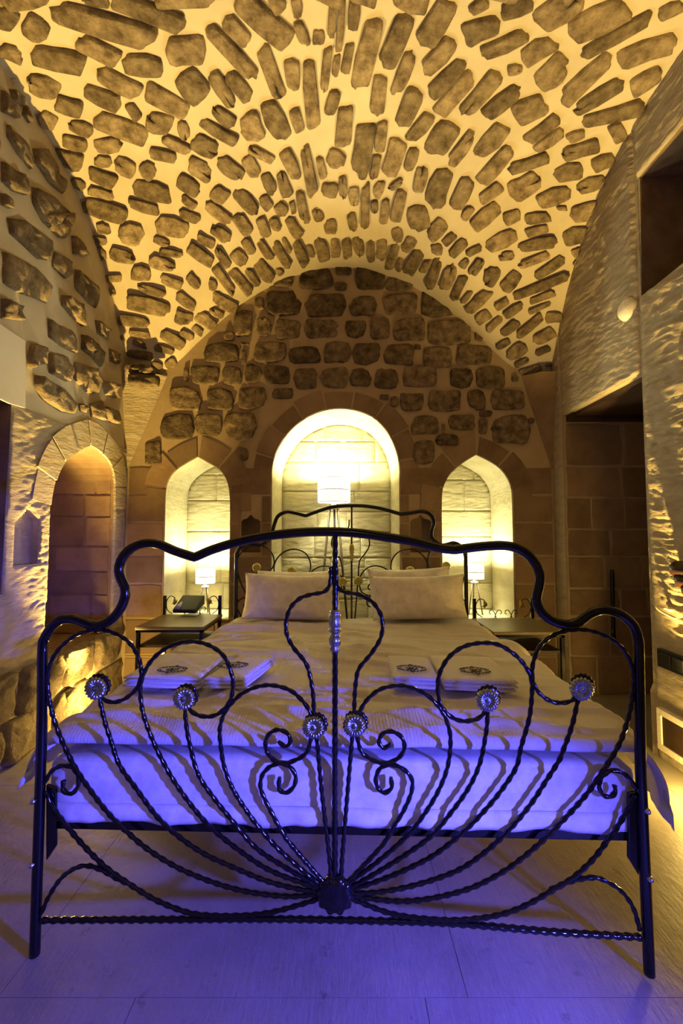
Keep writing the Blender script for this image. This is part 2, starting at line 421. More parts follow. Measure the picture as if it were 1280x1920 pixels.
# ------------------------------------------------------------------ stones
def stone(name, pts, nrm, h, mat, parent, rough=1.0, inset=(0.10, 0.42), data=None, flat=False, proj=None):
    n = len(pts); c = sum(pts, Vector()) / n
    pn = Vector()
    for i in range(n): pn += (pts[i] - c).cross(pts[(i + 1) % n] - c)
    if pn.dot(nrm) < 0: pts = pts[::-1]
    s = random.random() * 50; sv = Vector((s, s, s))
    vs_ = [p - nrm * 0.015 for p in pts]
    tilt = Vector((random.uniform(-1, 1), random.uniform(-1, 1), random.uniform(-1, 1))) * 0.10 * (0 if flat else 1)
    levels = ((inset[0], 0.80), (inset[1] * .55, 0.98), (inset[1] * 1.6, 1.0)) if not flat else ((inset[0], 1.0),)
    for ins, hh in levels:
        for p in pts:
            q = p.lerp(c, ins)
            if proj: q = proj(q)
            nz = noise.noise(q * 13 + sv) + 0.7 * noise.noise(q * 31 + sv)
            vs_.append(q + nrm * (h * (hh + rough * 0.5 * nz) + tilt.dot(q - c)))
    K = len(levels)
    vs_.append((proj(c) if proj else c) + nrm * h * (1 + rough * 0.4 * random.uniform(-1, 1)))
    fs = []
    for k in range(K):
        for i in range(n):
            fs.append((k * n + i, k * n + (i + 1) % n, (k + 1) * n + (i + 1) % n, (k + 1) * n + i))
    if flat: fs.append(tuple(K * n + i for i in range(n))); vs_.pop()
    else:
        for i in range(n): fs.append((K * n + i, K * n + (i + 1) % n, (K + 1) * n))
    if data is not None:
        b0 = len(data[0]); data[0].extend(vs_); data[1].extend(tuple(i + b0 for i in f) for f in fs); return
    return mesh(name, vs_, fs, mat, parent, not flat)
def blob(cx, cy, L, W, ang, n=14, jit=0.16, pw=5.0):
    """outline of an irregular, angular block of length L, width W at angle ang (pixel space)"""
    ca, sa = math.cos(R(ang)), math.sin(R(ang)); P = []; rn = random.uniform
    cs = [(-1, -1), (1, -1), (1, 1), (-1, 1)]
    for k, (x, y) in enumerate(cs):
        nx, ny = cs[(k + 1) % 4]
        jx, jy = x * rn(1 - jit, 1.04), y * rn(1 - jit * 1.2, 1.06)
        ch = rn(0.18, 0.6) * (1.7 if random.random() < .3 else 1)
        r_ = min(L, W) / 2
        px_, py_ = cs[k - 1]
        d0 = Vector(((px_ - x) * (1 if px_ != x else 0), (py_ - y) * (1 if py_ != y else 0))).normalized()
        d1 = Vector(((nx - x), (ny - y))).normalized()
        c = Vector((jx * L / 2, jy * W / 2))
        P.append(c + d0 * ch * r_); P.append(c + (d0 + d1) * ch * r_ * 0.28); P.append(c + d1 * ch * r_)
        e = Vector((nx * L / 2, ny * W / 2))
        m = c.lerp(e, rn(.42, .58)); nrm = Vector((-d1.y, d1.x)); P.append(m + nrm * rn(-.16, .12) * r_)
    return [(cx + u * ca - v * sa, cy + u * sa + v * ca) for u, v in P]
def densify(poly, n=12):
    P = [Vector((a, b, 0)) for a, b in poly]; tot = sum((P[i] - P[i - 1]).length for i in range(len(P)))
    out = []
    for i in range(len(P)):
        a, c = P[i], P[(i + 1) % len(P)]; m = max(1, round(n * (c - a).length / tot))
        for k in range(m): out.append(a.lerp(c, k / m))
    c = sum(out, Vector()) / len(out); s = random.random() * 80
    out = [c + (p - c) * (0.95 + 0.08 * noise.noise((p - c) / tot * 9 + Vector((s, s, 0)))) for p in out]
    return [(p.x, p.y) for p in out]

# ---- vault stones, seen in four views of the vault: centre x, y, length, width, tilt
VA = [(25,65,90,80,30),(145,105,120,85,40),(380,100,430,95,16),(45,200,100,55,25),(222,235,220,100,12),(360,185,180,70,28),(540,250,170,85,5),(560,55,290,65,18),(690,10,240,50,3),(700,185,170,120,0),(355,5,110,50,10),(185,310,140,80,20),(250,385,120,65,15),(450,318,180,65,28),(385,365,160,70,22),(500,420,70,40,60),(640,365,210,75,30),(720,330,150,110,50),(880,205,340,70,47),(870,115,160,75,47),(970,100,330,110,40),(830,345,200,60,55),(900,330,170,65,50),(180,450,75,60,20),(300,465,100,55,15),(460,480,220,75,20),(615,455,120,85,20),(697,490,80,50,75),(840,440,110,60,35),(830,495,180,50,30),(280,528,100,50,10),(415,548,115,60,-5),(655,548,130,45,25),(605,585,120,50,8),(795,530,120,85,35),(965,485,130,95,70),(1045,450,180,80,60),(975,580,120,40,30),(255,585,120,65,15),(390,612,75,45,10),(465,640,85,70,20),(555,640,80,70,40),(385,675,130,65,20),(565,715,180,75,12),(705,690,130,75,30),(765,650,140,75,35),(860,640,140,75,38),(930,630,110,60,60),(375,725,110,40,12),(405,780,190,75,15),(545,775,150,45,15),(825,750,80,65,40),(715,760,90,40,40),(910,740,150,60,50),(1010,680,100,50,65),(1070,700,120,50,70),(1080,620,150,55,65),(1145,650,220,55,78),(1215,600,80,70,30),(1180,630,90,35,75),(395,843,60,45,0),(480,870,90,100,90),(640,850,160,90,15),(600,890,90,40,20),(710,810,110,45,25),(830,810,130,50,35),(845,870,95,55,35),(920,830,100,55,55),(1000,755,70,45,60),(1055,770,55,50,60),(1097,785,50,20,80),(1140,775,140,45,80),(1230,715,65,60,0),(1187,810,55,40,60),(1235,845,60,45,90),(990,860,80,40,70),(1025,835,60,40,70),(800,885,80,40,30),(790,925,110,60,40),(1090,880,110,45,60),(1120,850,90,45,60),(1190,900,110,65,75),(360,890,90,35,10),(1030,280,230,60,70),(1100,285,130,60,85),(1105,130,110,45,70),(1180,140,55,55,0),(1025,30,90,60,60),(1112,35,80,40,80),(1180,360,330,65,85),(1225,280,210,38,95),(1235,65,150,30,95),(1265,90,200,30,95),(1255,390,110,50,110),(1120,460,100,50,70),(1265,240,90,30,100),(300,785,70,40,30),(310,690,60,40,20)]
VB = [(45,50,110,45,95),(20,210,140,40,100),(100,210,320,85,105),(205,150,240,80,112),(365,100,210,90,125),(515,20,80,40,150),(535,105,155,90,-20),(670,40,130,70,-20),(610,160,190,60,-25),(810,60,210,110,-35),(370,210,170,75,-48),(745,190,150,75,-30),(960,75,250,100,-30),(1030,130,330,50,-30),(1235,35,110,50,-25),(235,270,190,60,-68),(385,310,210,60,-45),(135,365,160,60,-83),(425,355,220,60,-48),(525,345,240,75,-48),(645,260,60,35,-10),(780,260,160,100,-40),(915,285,260,70,-40),(1145,185,240,70,-20),(250,395,170,75,-65),(30,470,180,70,-85),(600,390,200,60,-40),(715,410,140,110,-25),(965,355,240,60,-30),(1130,300,140,70,-30),(1010,420,270,50,-18),(155,500,140,45,-85),(285,475,130,55,-55),(390,530,150,100,-60),(745,480,180,50,-35),(770,525,150,40,-35),(885,510,75,40,-20),(1035,495,75,60,70),(70,570,230,75,-80),(200,600,160,75,-75),(460,560,160,50,-55),(555,530,170,75,-48),(895,558,150,55,-15),(270,595,110,50,-70),(120,635,100,35,-80),(565,640,200,60,-50),(300,665,110,55,-75),(365,715,180,90,-70),(710,620,180,50,-18),(845,640,115,65,-15),(985,605,95,55,-20),(430,730,150,70,-65),(700,695,140,90,-25),(555,720,120,45,-35),(795,725,150,60,-22),(940,690,120,50,-22),(135,700,70,40,-70),(205,700,70,30,-30),(45,735,75,40,90),(165,780,110,38,-85),(215,775,140,50,-80),(280,815,110,90,80),(450,790,70,35,-60),(540,795,150,65,-40),(625,800,80,50,-20),(710,820,110,45,-10),(900,790,130,70,-15),(88,770,170,35,-88),(125,780,55,30,90),(340,860,100,60,-50),(425,885,110,55,-55),(495,895,190,55,-35),(730,862,90,35,-15),(590,910,140,60,-30),(720,905,160,50,-12),(880,885,100,70,-15),(40,830,70,35,80),(10,700,90,35,90),(210,880,55,40,90),(255,918,55,50,-40),(370,900,60,50,-60),(490,945,70,30,-30),(820,765,45,20,0)]
VC = [(495,190,85,80,20),(625,215,145,80,12),(850,190,150,50,10),(815,250,180,80,20),(1000,215,150,70,35),(720,298,120,85,8),(560,325,100,40,0),(545,395,65,45,-5),(755,380,160,50,18),(735,445,240,100,15),(870,355,130,55,20),(960,345,90,50,45),(1010,308,190,65,42),(1130,345,160,70,55),(1205,330,150,65,55),(1190,215,100,60,55),(1255,305,70,50,60),(920,430,130,60,35),(680,530,165,70,10),(695,590,120,35,8),(925,520,100,80,20),(1040,455,140,70,30),(1115,430,80,70,30),(1035,530,110,70,40),(990,580,60,40,40),(870,625,140,60,30),(930,595,80,40,30),(595,622,45,25,0),(700,640,80,40,20),(830,670,110,40,15),(700,690,140,45,10),(845,740,65,65,60),(790,770,60,40,20),(810,800,80,35,20)]
VD = [(115,95,110,50,-55),(320,88,85,50,-5),(465,92,200,50,-20),(155,150,110,65,-55),(225,200,120,100,-60),(555,145,200,55,-33),(700,60,60,50,-20),(695,125,30,30,0),(15,190,100,60,-70),(55,255,170,50,-65),(90,305,90,35,-55),(340,225,140,80,-50),(500,250,330,55,-22),(510,310,150,40,-20),(500,370,140,30,-25),(175,330,170,60,-45),(300,355,85,50,-30),(365,385,120,50,-35),(575,425,90,60,0),(185,415,90,65,-30),(250,455,120,40,-42),(335,470,120,55,-40),(430,465,180,50,-40),(520,525,140,70,-25),(300,565,85,40,-30),(375,598,130,75,-35),(515,605,100,40,-20),(400,665,90,35,-30),(440,705,135,45,-18),(548,680,35,22,0)]
VE = [(35,75,130,50,55),(130,85,90,65,45),(175,30,90,50,60),(255,45,110,50,55),(345,80,150,50,60),(360,30,90,30,65),(430,50,150,50,65),(490,50,60,30,75),(548,50,130,65,75),(610,45,100,45,85),(665,45,110,50,85),(733,40,100,55,80),(785,55,120,40,88),(845,50,115,50,-85),(900,80,140,45,-75),(930,120,65,35,-75),(975,30,80,60,-50),(1000,115,140,65,-62),(1055,120,90,40,-60),(1100,145,170,50,-70),(1172,178,140,70,-72),(1225,235,150,50,-65),(1190,20,80,50,-40),(1235,40,130,60,-45),(1268,105,60,40,-50),(1110,15,60,60,0),(60,205,180,50,55),(135,195,150,50,50),(205,180,110,45,52),(250,150,120,65,55),(330,153,40,35,0),(50,310,130,70,30),(5,225,40,60,0),(15,345,80,40,30)]
allst = []
for lst, ox, oy, sc in ((VE, 400, 450, 2.667), (VC, 0, 400, 2.667), (VD, 840, 450, 2.909), (VA, 0, 0, 2.0), (VB, 640, 0, 2.0)):
    for (cx, cy, L, W, a) in lst:
        allst.append((ox + cx / sc, oy + cy / sc, L / sc, W / sc, a, (ox, oy)))
kept = []
for s in allst:
    ok = True
    for t in kept:
        if t[5] == s[5]: continue
        d = Vector((s[0] - t[0], s[1] - t[1]))
        def ext(q, dd):
            a = R(q[4]); u = dd.x * math.cos(a) + dd.y * math.sin(a); v = -dd.x * math.sin(a) + dd.y * math.cos(a)
            return math.hypot(u / (q[2] / 2 + 1e-6), v / (q[3] / 2 + 1e-6))
        if ext(t, d) < 1.35 or ext(s, d) < 1.35: ok = False; break
    if ok: kept.append(s)
# push neighbours apart so that no two stones run into each other
ST = [list(q[:5]) for q in kept]
def discs(q):
    L, W, a = q[2], q[3], R(q[4])
    if L < W: L, W, a = W, L, a + math.pi / 2
    m = max(1, round(L / W * 1.5)); half = (L - W) / 2; r = W / 2 * 1.06
    return [(q[0] + math.cos(a) * t, q[1] + math.sin(a) * t, r) for t in ([0] if m == 1 else [-half + 2 * half * k / (m - 1) for k in range(m)])]
for it in range(50):
    D = [discs(q) for q in ST]; mv = [[0.0, 0.0] for _ in ST]; hit = [0.0] * len(ST)
    for a in range(len(ST)):
        for c in range(a + 1, len(ST)):
            A, C = ST[a], ST[c]
            if abs(A[0] - C[0]) + abs(A[1] - C[1]) > (A[2] + A[3] + C[2] + C[3]) * .75: continue
            best = 0; bd_ = None
            for (x0, y0, r0) in D[a]:
                for (x1, y1, r1) in D[c]:
                    dx, dy = x1 - x0, y1 - y0; d = math.hypot(dx, dy) + 1e-6; ov = r0 + r1 + 3.0 - d
                    if ov > best: best = ov; bd_ = (dx / d, dy / d)
            if bd_:
                k = best * .22
                mv[a][0] -= bd_[0] * k; mv[a][1] -= bd_[1] * k; mv[c][0] += bd_[0] * k; mv[c][1] += bd_[1] * k
                hit[a] = max(hit[a], best); hit[c] = max(hit[c], best)
    for q, m, h_ in zip(ST, mv, hit):
        q[0] += max(-2, min(2, m[0])); q[1] += max(-2, min(2, m[1]))
        if h_ > 2 and it > 6: q[2] *= 0.991; q[3] *= 0.993
occupied = []
for s in ST:
    pts = [on_vault(*p) for p in blob(s[0], s[1], s[2] * 1.04, s[3] * 1.04, s[4], jit=0.22)]
    if any(p is None for p in pts): continue
    c = sum(pts, Vector()) / len(pts); nr = vnormal(c.x, c.y)
    rad = max((p - c).length for p in pts)
    stone('stone', pts, nr, min(0.034, 0.014 + 0.05 * rad), M_vstone, ceiling, 0.9, inset=(0.06, 0.35), proj=to_vault)
    occupied.append((c, rad, [p - c for p in pts]))
# vault beyond the frame: same masonry, one object
data = ([], [])
rnd = random.Random(3); tries = 0
grid = [(c.x, c.y, r) for c, r, _ in occupied]
while tries < 9000:
    tries += 1
    x = rnd.uniform(XL + .06, XR - .06); y = rnd.uniform(FRONT + .05, 3.4)
    z = vault(x, y); d = Vector((x, y, z)) - CAM
    if d.y > 0.05:
        cy_ = d.y * math.cos(PITCH) + d.z * math.sin(PITCH); vz = -d.y * math.sin(PITCH) + d.z * math.cos(PITCH)
        if cy_ > 0 and abs(d.x / cy_ * F) < 650 and vz / cy_ * F < 955: continue
    L = rnd.uniform(0.14, 0.34); W = rnd.uniform(0.07, 0.12)
    along_x = vault(0, y) < 3.60 + 0 * x and False
    a = 3.65 - 0.43 * x * x; c_ = 3.86 - 0.33 * abs(y - 2.1) ** 2.86
    w_ = 1 / (1 + math.exp((a - c_) / 0.15)); ang = math.pi / 2 * (1 - w_) * (1 if x * (y - 2.1) < 0 else 1) + rnd.uniform(-.1, .1)
    if any((gx - x) ** 2 + (gy - y) ** 2 < (0.62 * (gr + L / 2)) ** 2 for gx, gy, gr in grid): continue
    grid.append((x, y, L / 2))
    pts = []
    for (u, v) in blob(0, 0, L, W, math.degrees(ang), 10):
        pts.append(Vector((x + u, y + v, vault(x + u, y + v))))
    stone('s', pts, vnormal(x, y), 0.03, None, None, data=data)
rest = mesh('vault_rubble', data[0], data[1], M_vstone, ceiling); rest['kind'] = 'stuff'

# ---- back wall rubble (boxes x0,y0,x1,y1 in pixels of the wall)
def z4(l): return [(400 + a / 2.667, 450 + b / 2.667, 400 + c / 2.667, 450 + d / 2.667) for a, b, c, d in l]
BK = z4([(430,140,600,245),(605,112,690,180),(605,215,670,255),(702,125,860,250),(857,193,1003,255),(300,190,400,235),(262,250,445,382),(458,262,662,385),(678,275,818,385),(846,268,1022,378),(205,285,255,350),(215,388,293,488),(305,398,440,500),(452,395,632,495),(660,400,765,488),(782,388,884,498),(888,388,1060,510),(1068,400,1290,525),(105,365,190,490),(200,512,368,612),(370,535,537,620),(553,510,687,620),(697,515,838,625),(852,518,1005,628),(1042,530,1188,640),(140,548,165,625),(1003,525,1038,548),(135,515,180,530),(155,620,243,718),(252,628,385,725),(402,642,523,750),(533,635,672,742),(685,640,790,735),(802,640,925,750),(945,635,1115,735),(122,735,268,848),(295,742,400,795),(830,775,878,798),(882,780,925,835),(932,762,1052,860),(1072,750,1245,860),(48,862,220,1005),(988,875,1132,975),(1142,920,1158,972),(1172,870,1310,950),(1000,1000,1105,1120),(1105,972,1225,1030)])
BK += [(382,645,448,679),(358,685,412,720),(417,686,454,723),(319,726,379,771),(386,728,438,770),(299,777,364,826),(366,777,416,818),(272,825,304,873),(442,838,466,864),(854,647,925,686),(842,690,886,727),(890,688,947,730),(874,732,909,768),(918,732,983,769),(897,770,922,781),(896,784,913,816),(918,775,993,833),(440,580,474,633),(889,618,905,640),(958,706,970,716),(990,784,1000,794),(420,622,440,640),(345,690,354,715)]
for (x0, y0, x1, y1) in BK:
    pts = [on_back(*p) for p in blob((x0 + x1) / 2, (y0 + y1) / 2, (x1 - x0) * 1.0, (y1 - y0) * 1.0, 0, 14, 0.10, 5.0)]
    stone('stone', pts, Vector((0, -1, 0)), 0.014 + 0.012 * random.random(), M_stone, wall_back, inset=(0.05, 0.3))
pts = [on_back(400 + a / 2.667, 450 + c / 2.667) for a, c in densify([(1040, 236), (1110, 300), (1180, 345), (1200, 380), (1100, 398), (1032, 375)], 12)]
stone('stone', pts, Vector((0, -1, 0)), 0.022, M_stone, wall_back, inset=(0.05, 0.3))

# ---- voussoirs round the openings
def ring(arch, width, count, to3d, nrm, mat, parent, name='voussoir', gap=0.006, h=0.008):
    P = [Vector((a, b)) for a, b in arch]; n = len(P)
    Nn = []
    for i in range(n):
        t = (P[min(i + 1, n - 1)] - P[max(i - 1, 0)]).normalized(); Nn.append(Vector((-t.y, t.x)))
    cx = sum((p for p in P), Vector((0, 0))) / n
    if (P[n // 2] + Nn[n // 2] - cx).length < (P[n // 2] - cx).length: Nn = [-v for v in Nn]
    cum = [0]
    for i in range(1, n): cum.append(cum[-1] + (P[i] - P[i - 1]).length)
    def at(s):
        for i in range(1, n):
            if cum[i] >= s - 1e-9:
                t = (s - cum[i - 1]) / max(cum[i] - cum[i - 1], 1e-9); return P[i - 1].lerp(P[i], t), (Nn[i - 1].lerp(Nn[i], t)).normalized()
        return P[-1], Nn[-1]
    for k in range(count):
        s0 = cum[-1] * k / count + gap; s1 = cum[-1] * (k + 1) / count - gap
        w_ = width * random.uniform(0.85, 1.12)
        inner = []; outer = []
        for q in range(4):
            p, m = at(s0 + (s1 - s0) * q / 3); inner.append(p + m * 0.004); outer.append(p + m * w_)
        loop = inner + outer[::-1]
        stone(name, [to3d(p.x, p.y) for p in loop], nrm, h * random.uniform(.7, 1.3), mat, parent, 0.15, (0.03, 0.3), flat=True)
NB = Vector((0, -1, 0))
ring(N_MID, 0.17, 9, bk3, NB, M_ashlar, wall_back)
ring(N_LFT, 0.19, 6, bk3, NB, M_ashlar, wall_back)
ring(N_RGT, 0.19, 6, bk3, NB, M_ashlar, wall_back)
ring([p for p in N_SIDE if p[1] > 1.46], 0.19, 8, lf3, Vector((1, 0, 0)), M_tool, wall_left, gap=0.003, h=0.019)

# ---- ashlar courses
def inside(poly, a, z):
    r_ = False; n = len(poly); j_ = n - 1
    for i_ in range(n):
        if (poly[i_][1] > z) != (poly[j_][1] > z) and a < (poly[j_][0] - poly[i_][0]) * (z - poly[i_][1]) / (poly[j_][1] - poly[i_][1]) + poly[i_][0]: r_ = not r_
        j_ = i_
    return r_
def ashlar(a0, a1, rows, blocked, to3d, nrm, mat, parent, wmin, wmax, h=0.008, gap=0.006, name='block', rough=0.3):
    for z0, z1 in zip(rows[:-1], rows[1:]):
        iv = [(a0, a1)]
        for (b0, b1, c0, c1) in blocked:
            if c0 < z1 - 0.01 and c1 > z0 + 0.01:
                nv = []
                for (s, e) in iv:
                    if b1 <= s or b0 >= e: nv.append((s, e)); continue
                    if b0 > s: nv.append((s, b0))
                    if b1 < e: nv.append((b1, e))
                iv = nv
        for (s, e) in iv:
            if e - s < 0.05: continue
            a = s
            while a < e - 0.02:
                w_ = random.uniform(wmin, wmax)
                a2 = a + w_
                if e - a2 < wmin * 0.6: a2 = e
                lo, hi = a + gap, a2 - gap
                pts = [to3d(*p) for p in densify([(lo, z0 + gap), (hi, z0 + gap), (hi, z1 - gap), (lo, z1 - gap)], 10)]
                cc = sum(pts, Vector()) / len(pts)
                stone(name, [cc + (p - cc) * 1.03 for p in pts], nrm, h * random.uniform(0.6, 1.3), mat, parent, rough * .5, (0.02, 0.3), flat=True)
                a = a2
bz = lambda py: on_back(640, py).z
rowsB = [0.0, 0.25] + [bz(v) for v in (1228, 1160, 1095, 1043, 980, 928, 876)]
def bbox(c, m=0.0): return (min(p[0] for p in c) - m, max(p[0] for p in c) + m, min(p[1] for p in c), max(p[1] for p in c))
def nb(c): q = bbox(c, 0.004); return q
ashlar(XL + .02, XR - .01, rowsB, [nb(C_MID), nb(C_LFT), nb(C_RGT), nb(tinyL), nb(tinyR)], bk3, NB, M_ashlar, wall_back, 0.2, 0.42)
bs = bbox(C_SIDE, 0.004)

def relief(name, a0, a1, z0, z1, da, dz, keep, to3d, nrm, fn, mat, parent):
    na = max(1, round((a1 - a0) / da)); nz = max(1, round((z1 - z0) / dz)); da = (a1 - a0) / na; dz = (z1 - z0) / nz
    K = [[keep(a0 + (i + .5) * da, z0 + (j + .5) * dz) for i in range(na)] for j in range(nz)]
    idx = {}; vs_ = []; fs = []
    def vid(i, j):
        if (i, j) not in idx:
            full = all(0 <= jj < nz and 0 <= ii < na and K[jj][ii] for jj in (j - 1, j) for ii in (i - 1, i))
            a = a0 + i * da; z = z0 + j * dz
            idx[(i, j)] = len(vs_); vs_.append(to3d(a, z) + nrm * (0.003 + (fn(a, z) if full else 0.0)))
        return idx[(i, j)]
    for j in range(nz):
        for i in range(na):
            if K[j][i]: fs.append((vid(i, j), vid(i + 1, j), vid(i + 1, j + 1), vid(i, j + 1)))
    return mesh(name, vs_, fs, mat, parent)
def tooling(a, z, k=1.0):
    n = noise.noise
    w_ = z + 0.05 * n(Vector((a * 2.2, z * 2, 3))) - 0.10 * a
    f = 0.016 * (0.5 + 0.5 * n(Vector((a * 4, w_ * 9, 1)))) + 0.011 * (1 - 2 * abs(n(Vector((a * 8, w_ * 34, 5))))) + 0.006 * n(Vector((a * 22, w_ * 60, 9)))
    return max(0.0, k * f + 0.004)
def keep_r(a, z):
    if D0 < a < D1 and z < DZ: return False
    if a < wr[1] and wr[2] < z < wr[3]: return False
    return True
wr = bbox(C_WINR)
smooth_r = lambda a, z: tooling(a, z, 0.25 + 0.75 / (1 + math.exp((a - 2.75 - 0.25 * (z - 2.2)) / 0.12)))
relief('tooled_face', 1.3, wr[1], 0.0, wr[2], 0.02, 0.011, keep_r, rt3, Vector((-1, 0, 0)), smooth_r, M_tool, wall_right)
relief('tooled_face', 1.3, wr[1], wr[3], 3.95, 0.02, 0.013, keep_r, rt3, Vector((-1, 0, 0)), smooth_r, M_tool, wall_right)
relief('tooled_face', wr[1], D0, 0.0, 3.95, 0.02, 0.011, keep_r, rt3, Vector((-1, 0, 0)), smooth_r, M_tool, wall_right)
relief('tooled_face', D0, D1, DZ, 3.95, 0.02, 0.011, keep_r, rt3, Vector((-1, 0, 0)), smooth_r, M_tool, wall_right)
relief('tooled_face', D1, YB, 0.0, 3.6, 0.02, 0.013, keep_r, rt3, Vector((-1, 0, 0)), smooth_r, M_tool, wall_right)
def keep_l(a, z): return not (inside(C_SIDE, a, z) or inside(C_SMALL, a, z) or inside(C_WINL, a, z))
relief('tooled_face', 1.2, YB - .01, sill_l + .0, 2.02, 0.012, 0.010, keep_l, lf3, Vector((1, 0, 0)), lambda a, z: tooling(a, z, 0.45) * (0.35 + 0.65 / (1 + math.exp(-(a - 2.55) / .08))), M_tool, wall_left)
# tooled courses at the back of the three niches
def inset_poly(c, k, zb):
    q = bbox(c); cx = (q[0] + q[1]) / 2
    return [(cx + (a - cx) * k, z) for a, z in c]
for c, d, tp in ((C_MID, 0.55, 0.02), (C_LFT, 0.50, 0.03), (C_RGT, 0.50, 0.03)):
    pc_ = inset_poly(c, 1 - tp, 0); q = bbox(pc_); zz = max(q[2], 0.4); k_ = 0
    while zz < q[3]:
        z2 = min(zz + random.choice([0.2, 0.25, 0.3]), q[3]); a = q[0]; 
        while a < q[1] - 0.01:
            a2 = a + random.uniform(0.24, 0.5); a2 = q[1] if q[1] - a2 < 0.14 else a2
            lo, hi, zl, zh = a + .002, a2 - .002, zz + .002, z2 - .002
            sd = random.random() * 20
            ins = lambda x, z, P_=pc_: inside(P_, x, z)
            if any(ins(lo + (hi - lo) * u, zl + (zh - zl) * w_) for u in (.05, .5, .95) for w_ in (.05, .5, .95)):
                relief('niche_block', lo, hi, zl, zh, 0.022, 0.009, ins, lambda a_, z_, d_=d: Vector((a_, YB + d_ - .001, z_)), NB,
                       lambda a_, z_, sd=sd: tooling(a_ + sd, z_, 0.42) + 0.002, M_niche, wall_back)
            a = a2
        zz = z2
# rough base of the left wall
for z0, z1 in ((0.0, 0.24), (0.24, sill_l + .03)):
    a = 1.2 + random.random() * .2
    while a < YB - .1:
        w_ = random.uniform(0.2, 0.46)
        pts = [lf3(*p) for p in blob(a + w_ / 2, (z0 + z1) / 2, w_ * 1.05, (z1 - z0) * 1.06, 0, 16, 0.10, 5)]
        stone('stone', pts, Vector((1, 0, 0)), 0.032, M_lstone, wall_left, 1.6, inset=(0.08, 0.4))
        a += w_
# far side of the doorway
ashlar(XR + .01, XR + 1.0, [0.0, 0.3, 0.62, 0.84, 1.10, 1.32, 1.58, 1.84, 2.2], [], lambda a, z: Vector((a, D1, z)), NB, M_ashlar, door, 0.2, 0.5)
# far side of the left opening
ashlar(XL - .8, XL - .01, [sill_l, 0.8, 0.98, 1.18, 1.42, 1.6, 1.78], [], lambda a, z: Vector((a, aL1 - 0.002, z)), NB, M_ashlar, wall_left, 0.2, 0.4)

# ---- left wall rubble polygons
LA = [[(20,10),(100,20),(255,140),(240,245),(190,240),(40,100)],[(190,0),(345,-10),(345,110),(310,140),(250,90)],[(350,110),(400,150),(412,225),(365,190)],[(255,180),(350,240),(345,300),(320,335),(255,270)],[(365,270),(440,330),(490,400),(480,485),(440,460),(365,370)],[(0,180),(160,260),(265,370),(235,460),(100,410),(0,350)],[(300,400),(405,450),(410,570),(370,540),(300,460)],[(0,420),(90,460),(100,540),(0,530)],[(230,515),(340,580),(385,640),(380,710),(300,670),(235,620)],[(400,600),(500,660),(520,700),(500,780),(450,720),(400,680)],[(150,640),(205,660),(205,760),(135,780),(130,720)],[(235,690),(330,710),(345,800),(330,850),(240,800)],[(365,735),(460,770),(490,840),(485,910),(430,905),(360,830)],[(165,800),(240,840),(330,890),(385,960),(375,1010),(300,1000),(200,930),(160,860)],[(500,830),(575,850),(575,930),(520,910)],[(440,950),(510,930),(510,1040),(450,1020)],[(520,960),(585,990),(590,1060),(530,1040)],[(540,670),(580,700),(580,760),(545,740)],[(470,530),(535,580),(535,640),(480,600)],[(390,950),(425,960),(425,1000),(395,990)]]
LB = [[(15,215),(60,260),(65,310),(40,300)],[(85,390),(108,420),(105,465),(80,430)],[(20,460),(70,520),(118,600),(115,645),(60,580),(20,510)],[(115,550),(165,545),(190,600),(235,680),(235,735),(180,690),(125,610)],[(110,690),(190,730),(255,800),(258,895),(220,900),(150,830),(115,760)],[(0,600),(80,650),(95,740),(40,720),(0,680)],[(265,880),(300,910),(325,960),(270,955)],[(0,720),(30,760),(30,785),(0,770)],[(0,330),(45,390),(60,450),(0,420)],[(30,330),(70,360),(80,400),(45,380)],[(-120,420),(-20,480),(-20,580),(-120,520)],[(-130,150),(-40,220),(-20,300),(-120,260)],[(-150,620),(-30,690),(-30,800),(-150,740)]]
for lst, oy, sc in ((LA, 400, 2.667), (LB, 0, 2.0)):
    for poly in lst:
        pts = [on_left(a / sc, oy + c / sc) for a, c in densify(poly, 14)]
        stone('stone', pts, Vector((1, 0, 0)), 0.03 + 0.015 * random.random(), M_lstone, wall_left, 1.3, (0.08, 0.4))
# smooth plaster patch
pp = lpx([(-30, 590), (44, 640), (44, 765), (16, 757), (-30, 735)])
mb = MB(); n = len(pp)
mb.add([lf3(a, z) for a, z in pp] + [lf3(a, z) + Vector((0.012, 0, 0)) for a, z in pp], [tuple(range(n, 2 * n))] + [(i, (i + 1) % n, n + (i + 1) % n, n + i) for i in range(n)])
mb.build('plaster_patch', M_plaster, wall_left, False)

# corner springers under the vault
def springer(x0, x1, sx, mat):
    top = 2.66; zs = [top, 2.45, 2.25, 2.05, 1.85]
    vs_ = []
    for i, z in enumerate(zs):
        t = i / (len(zs) - 1); wd = abs(x1 - x0) * (1 - t) + 0.02
        a = Vector((x0, YB - 0.10 * (1 - t) - .01, z)); c = Vector((x0 + sx * wd, YB - 0.004, z))
        m = a.lerp(c, .5) + Vector((0, -0.05 * (1 - t), 0))
        vs_ += [a, m, c]
    fs = []
    for i in range(len(zs) - 1):
        for k in range(2): fs.append((i * 3 + k, i * 3 + k + 1, i * 3 + k + 4, i * 3 + k + 3))
    fs.append((0, 1, 2))
    return mesh('springer', vs_, fs, mat, wall_back)
springer(XL, XL + 0.32, 1, M_tool); springer(XR, XR - 0.24, -1, M_ashlar)
for (x0, y0, x1, y1) in ((234, 682, 278, 700), (240, 702, 300, 724), (262, 690, 292, 704)):
    pts = [on_plane(p[0], p[1], Vector((0, YB - .13, 0)), Vector((0, 1, 0))) for p in blob((x0 + x1) / 2, (y0 + y1) / 2, x1 - x0, y1 - y0, 0, 10)]
    stone('corbel_stone', pts, NB, 0.05, M_vstone, wall_back)

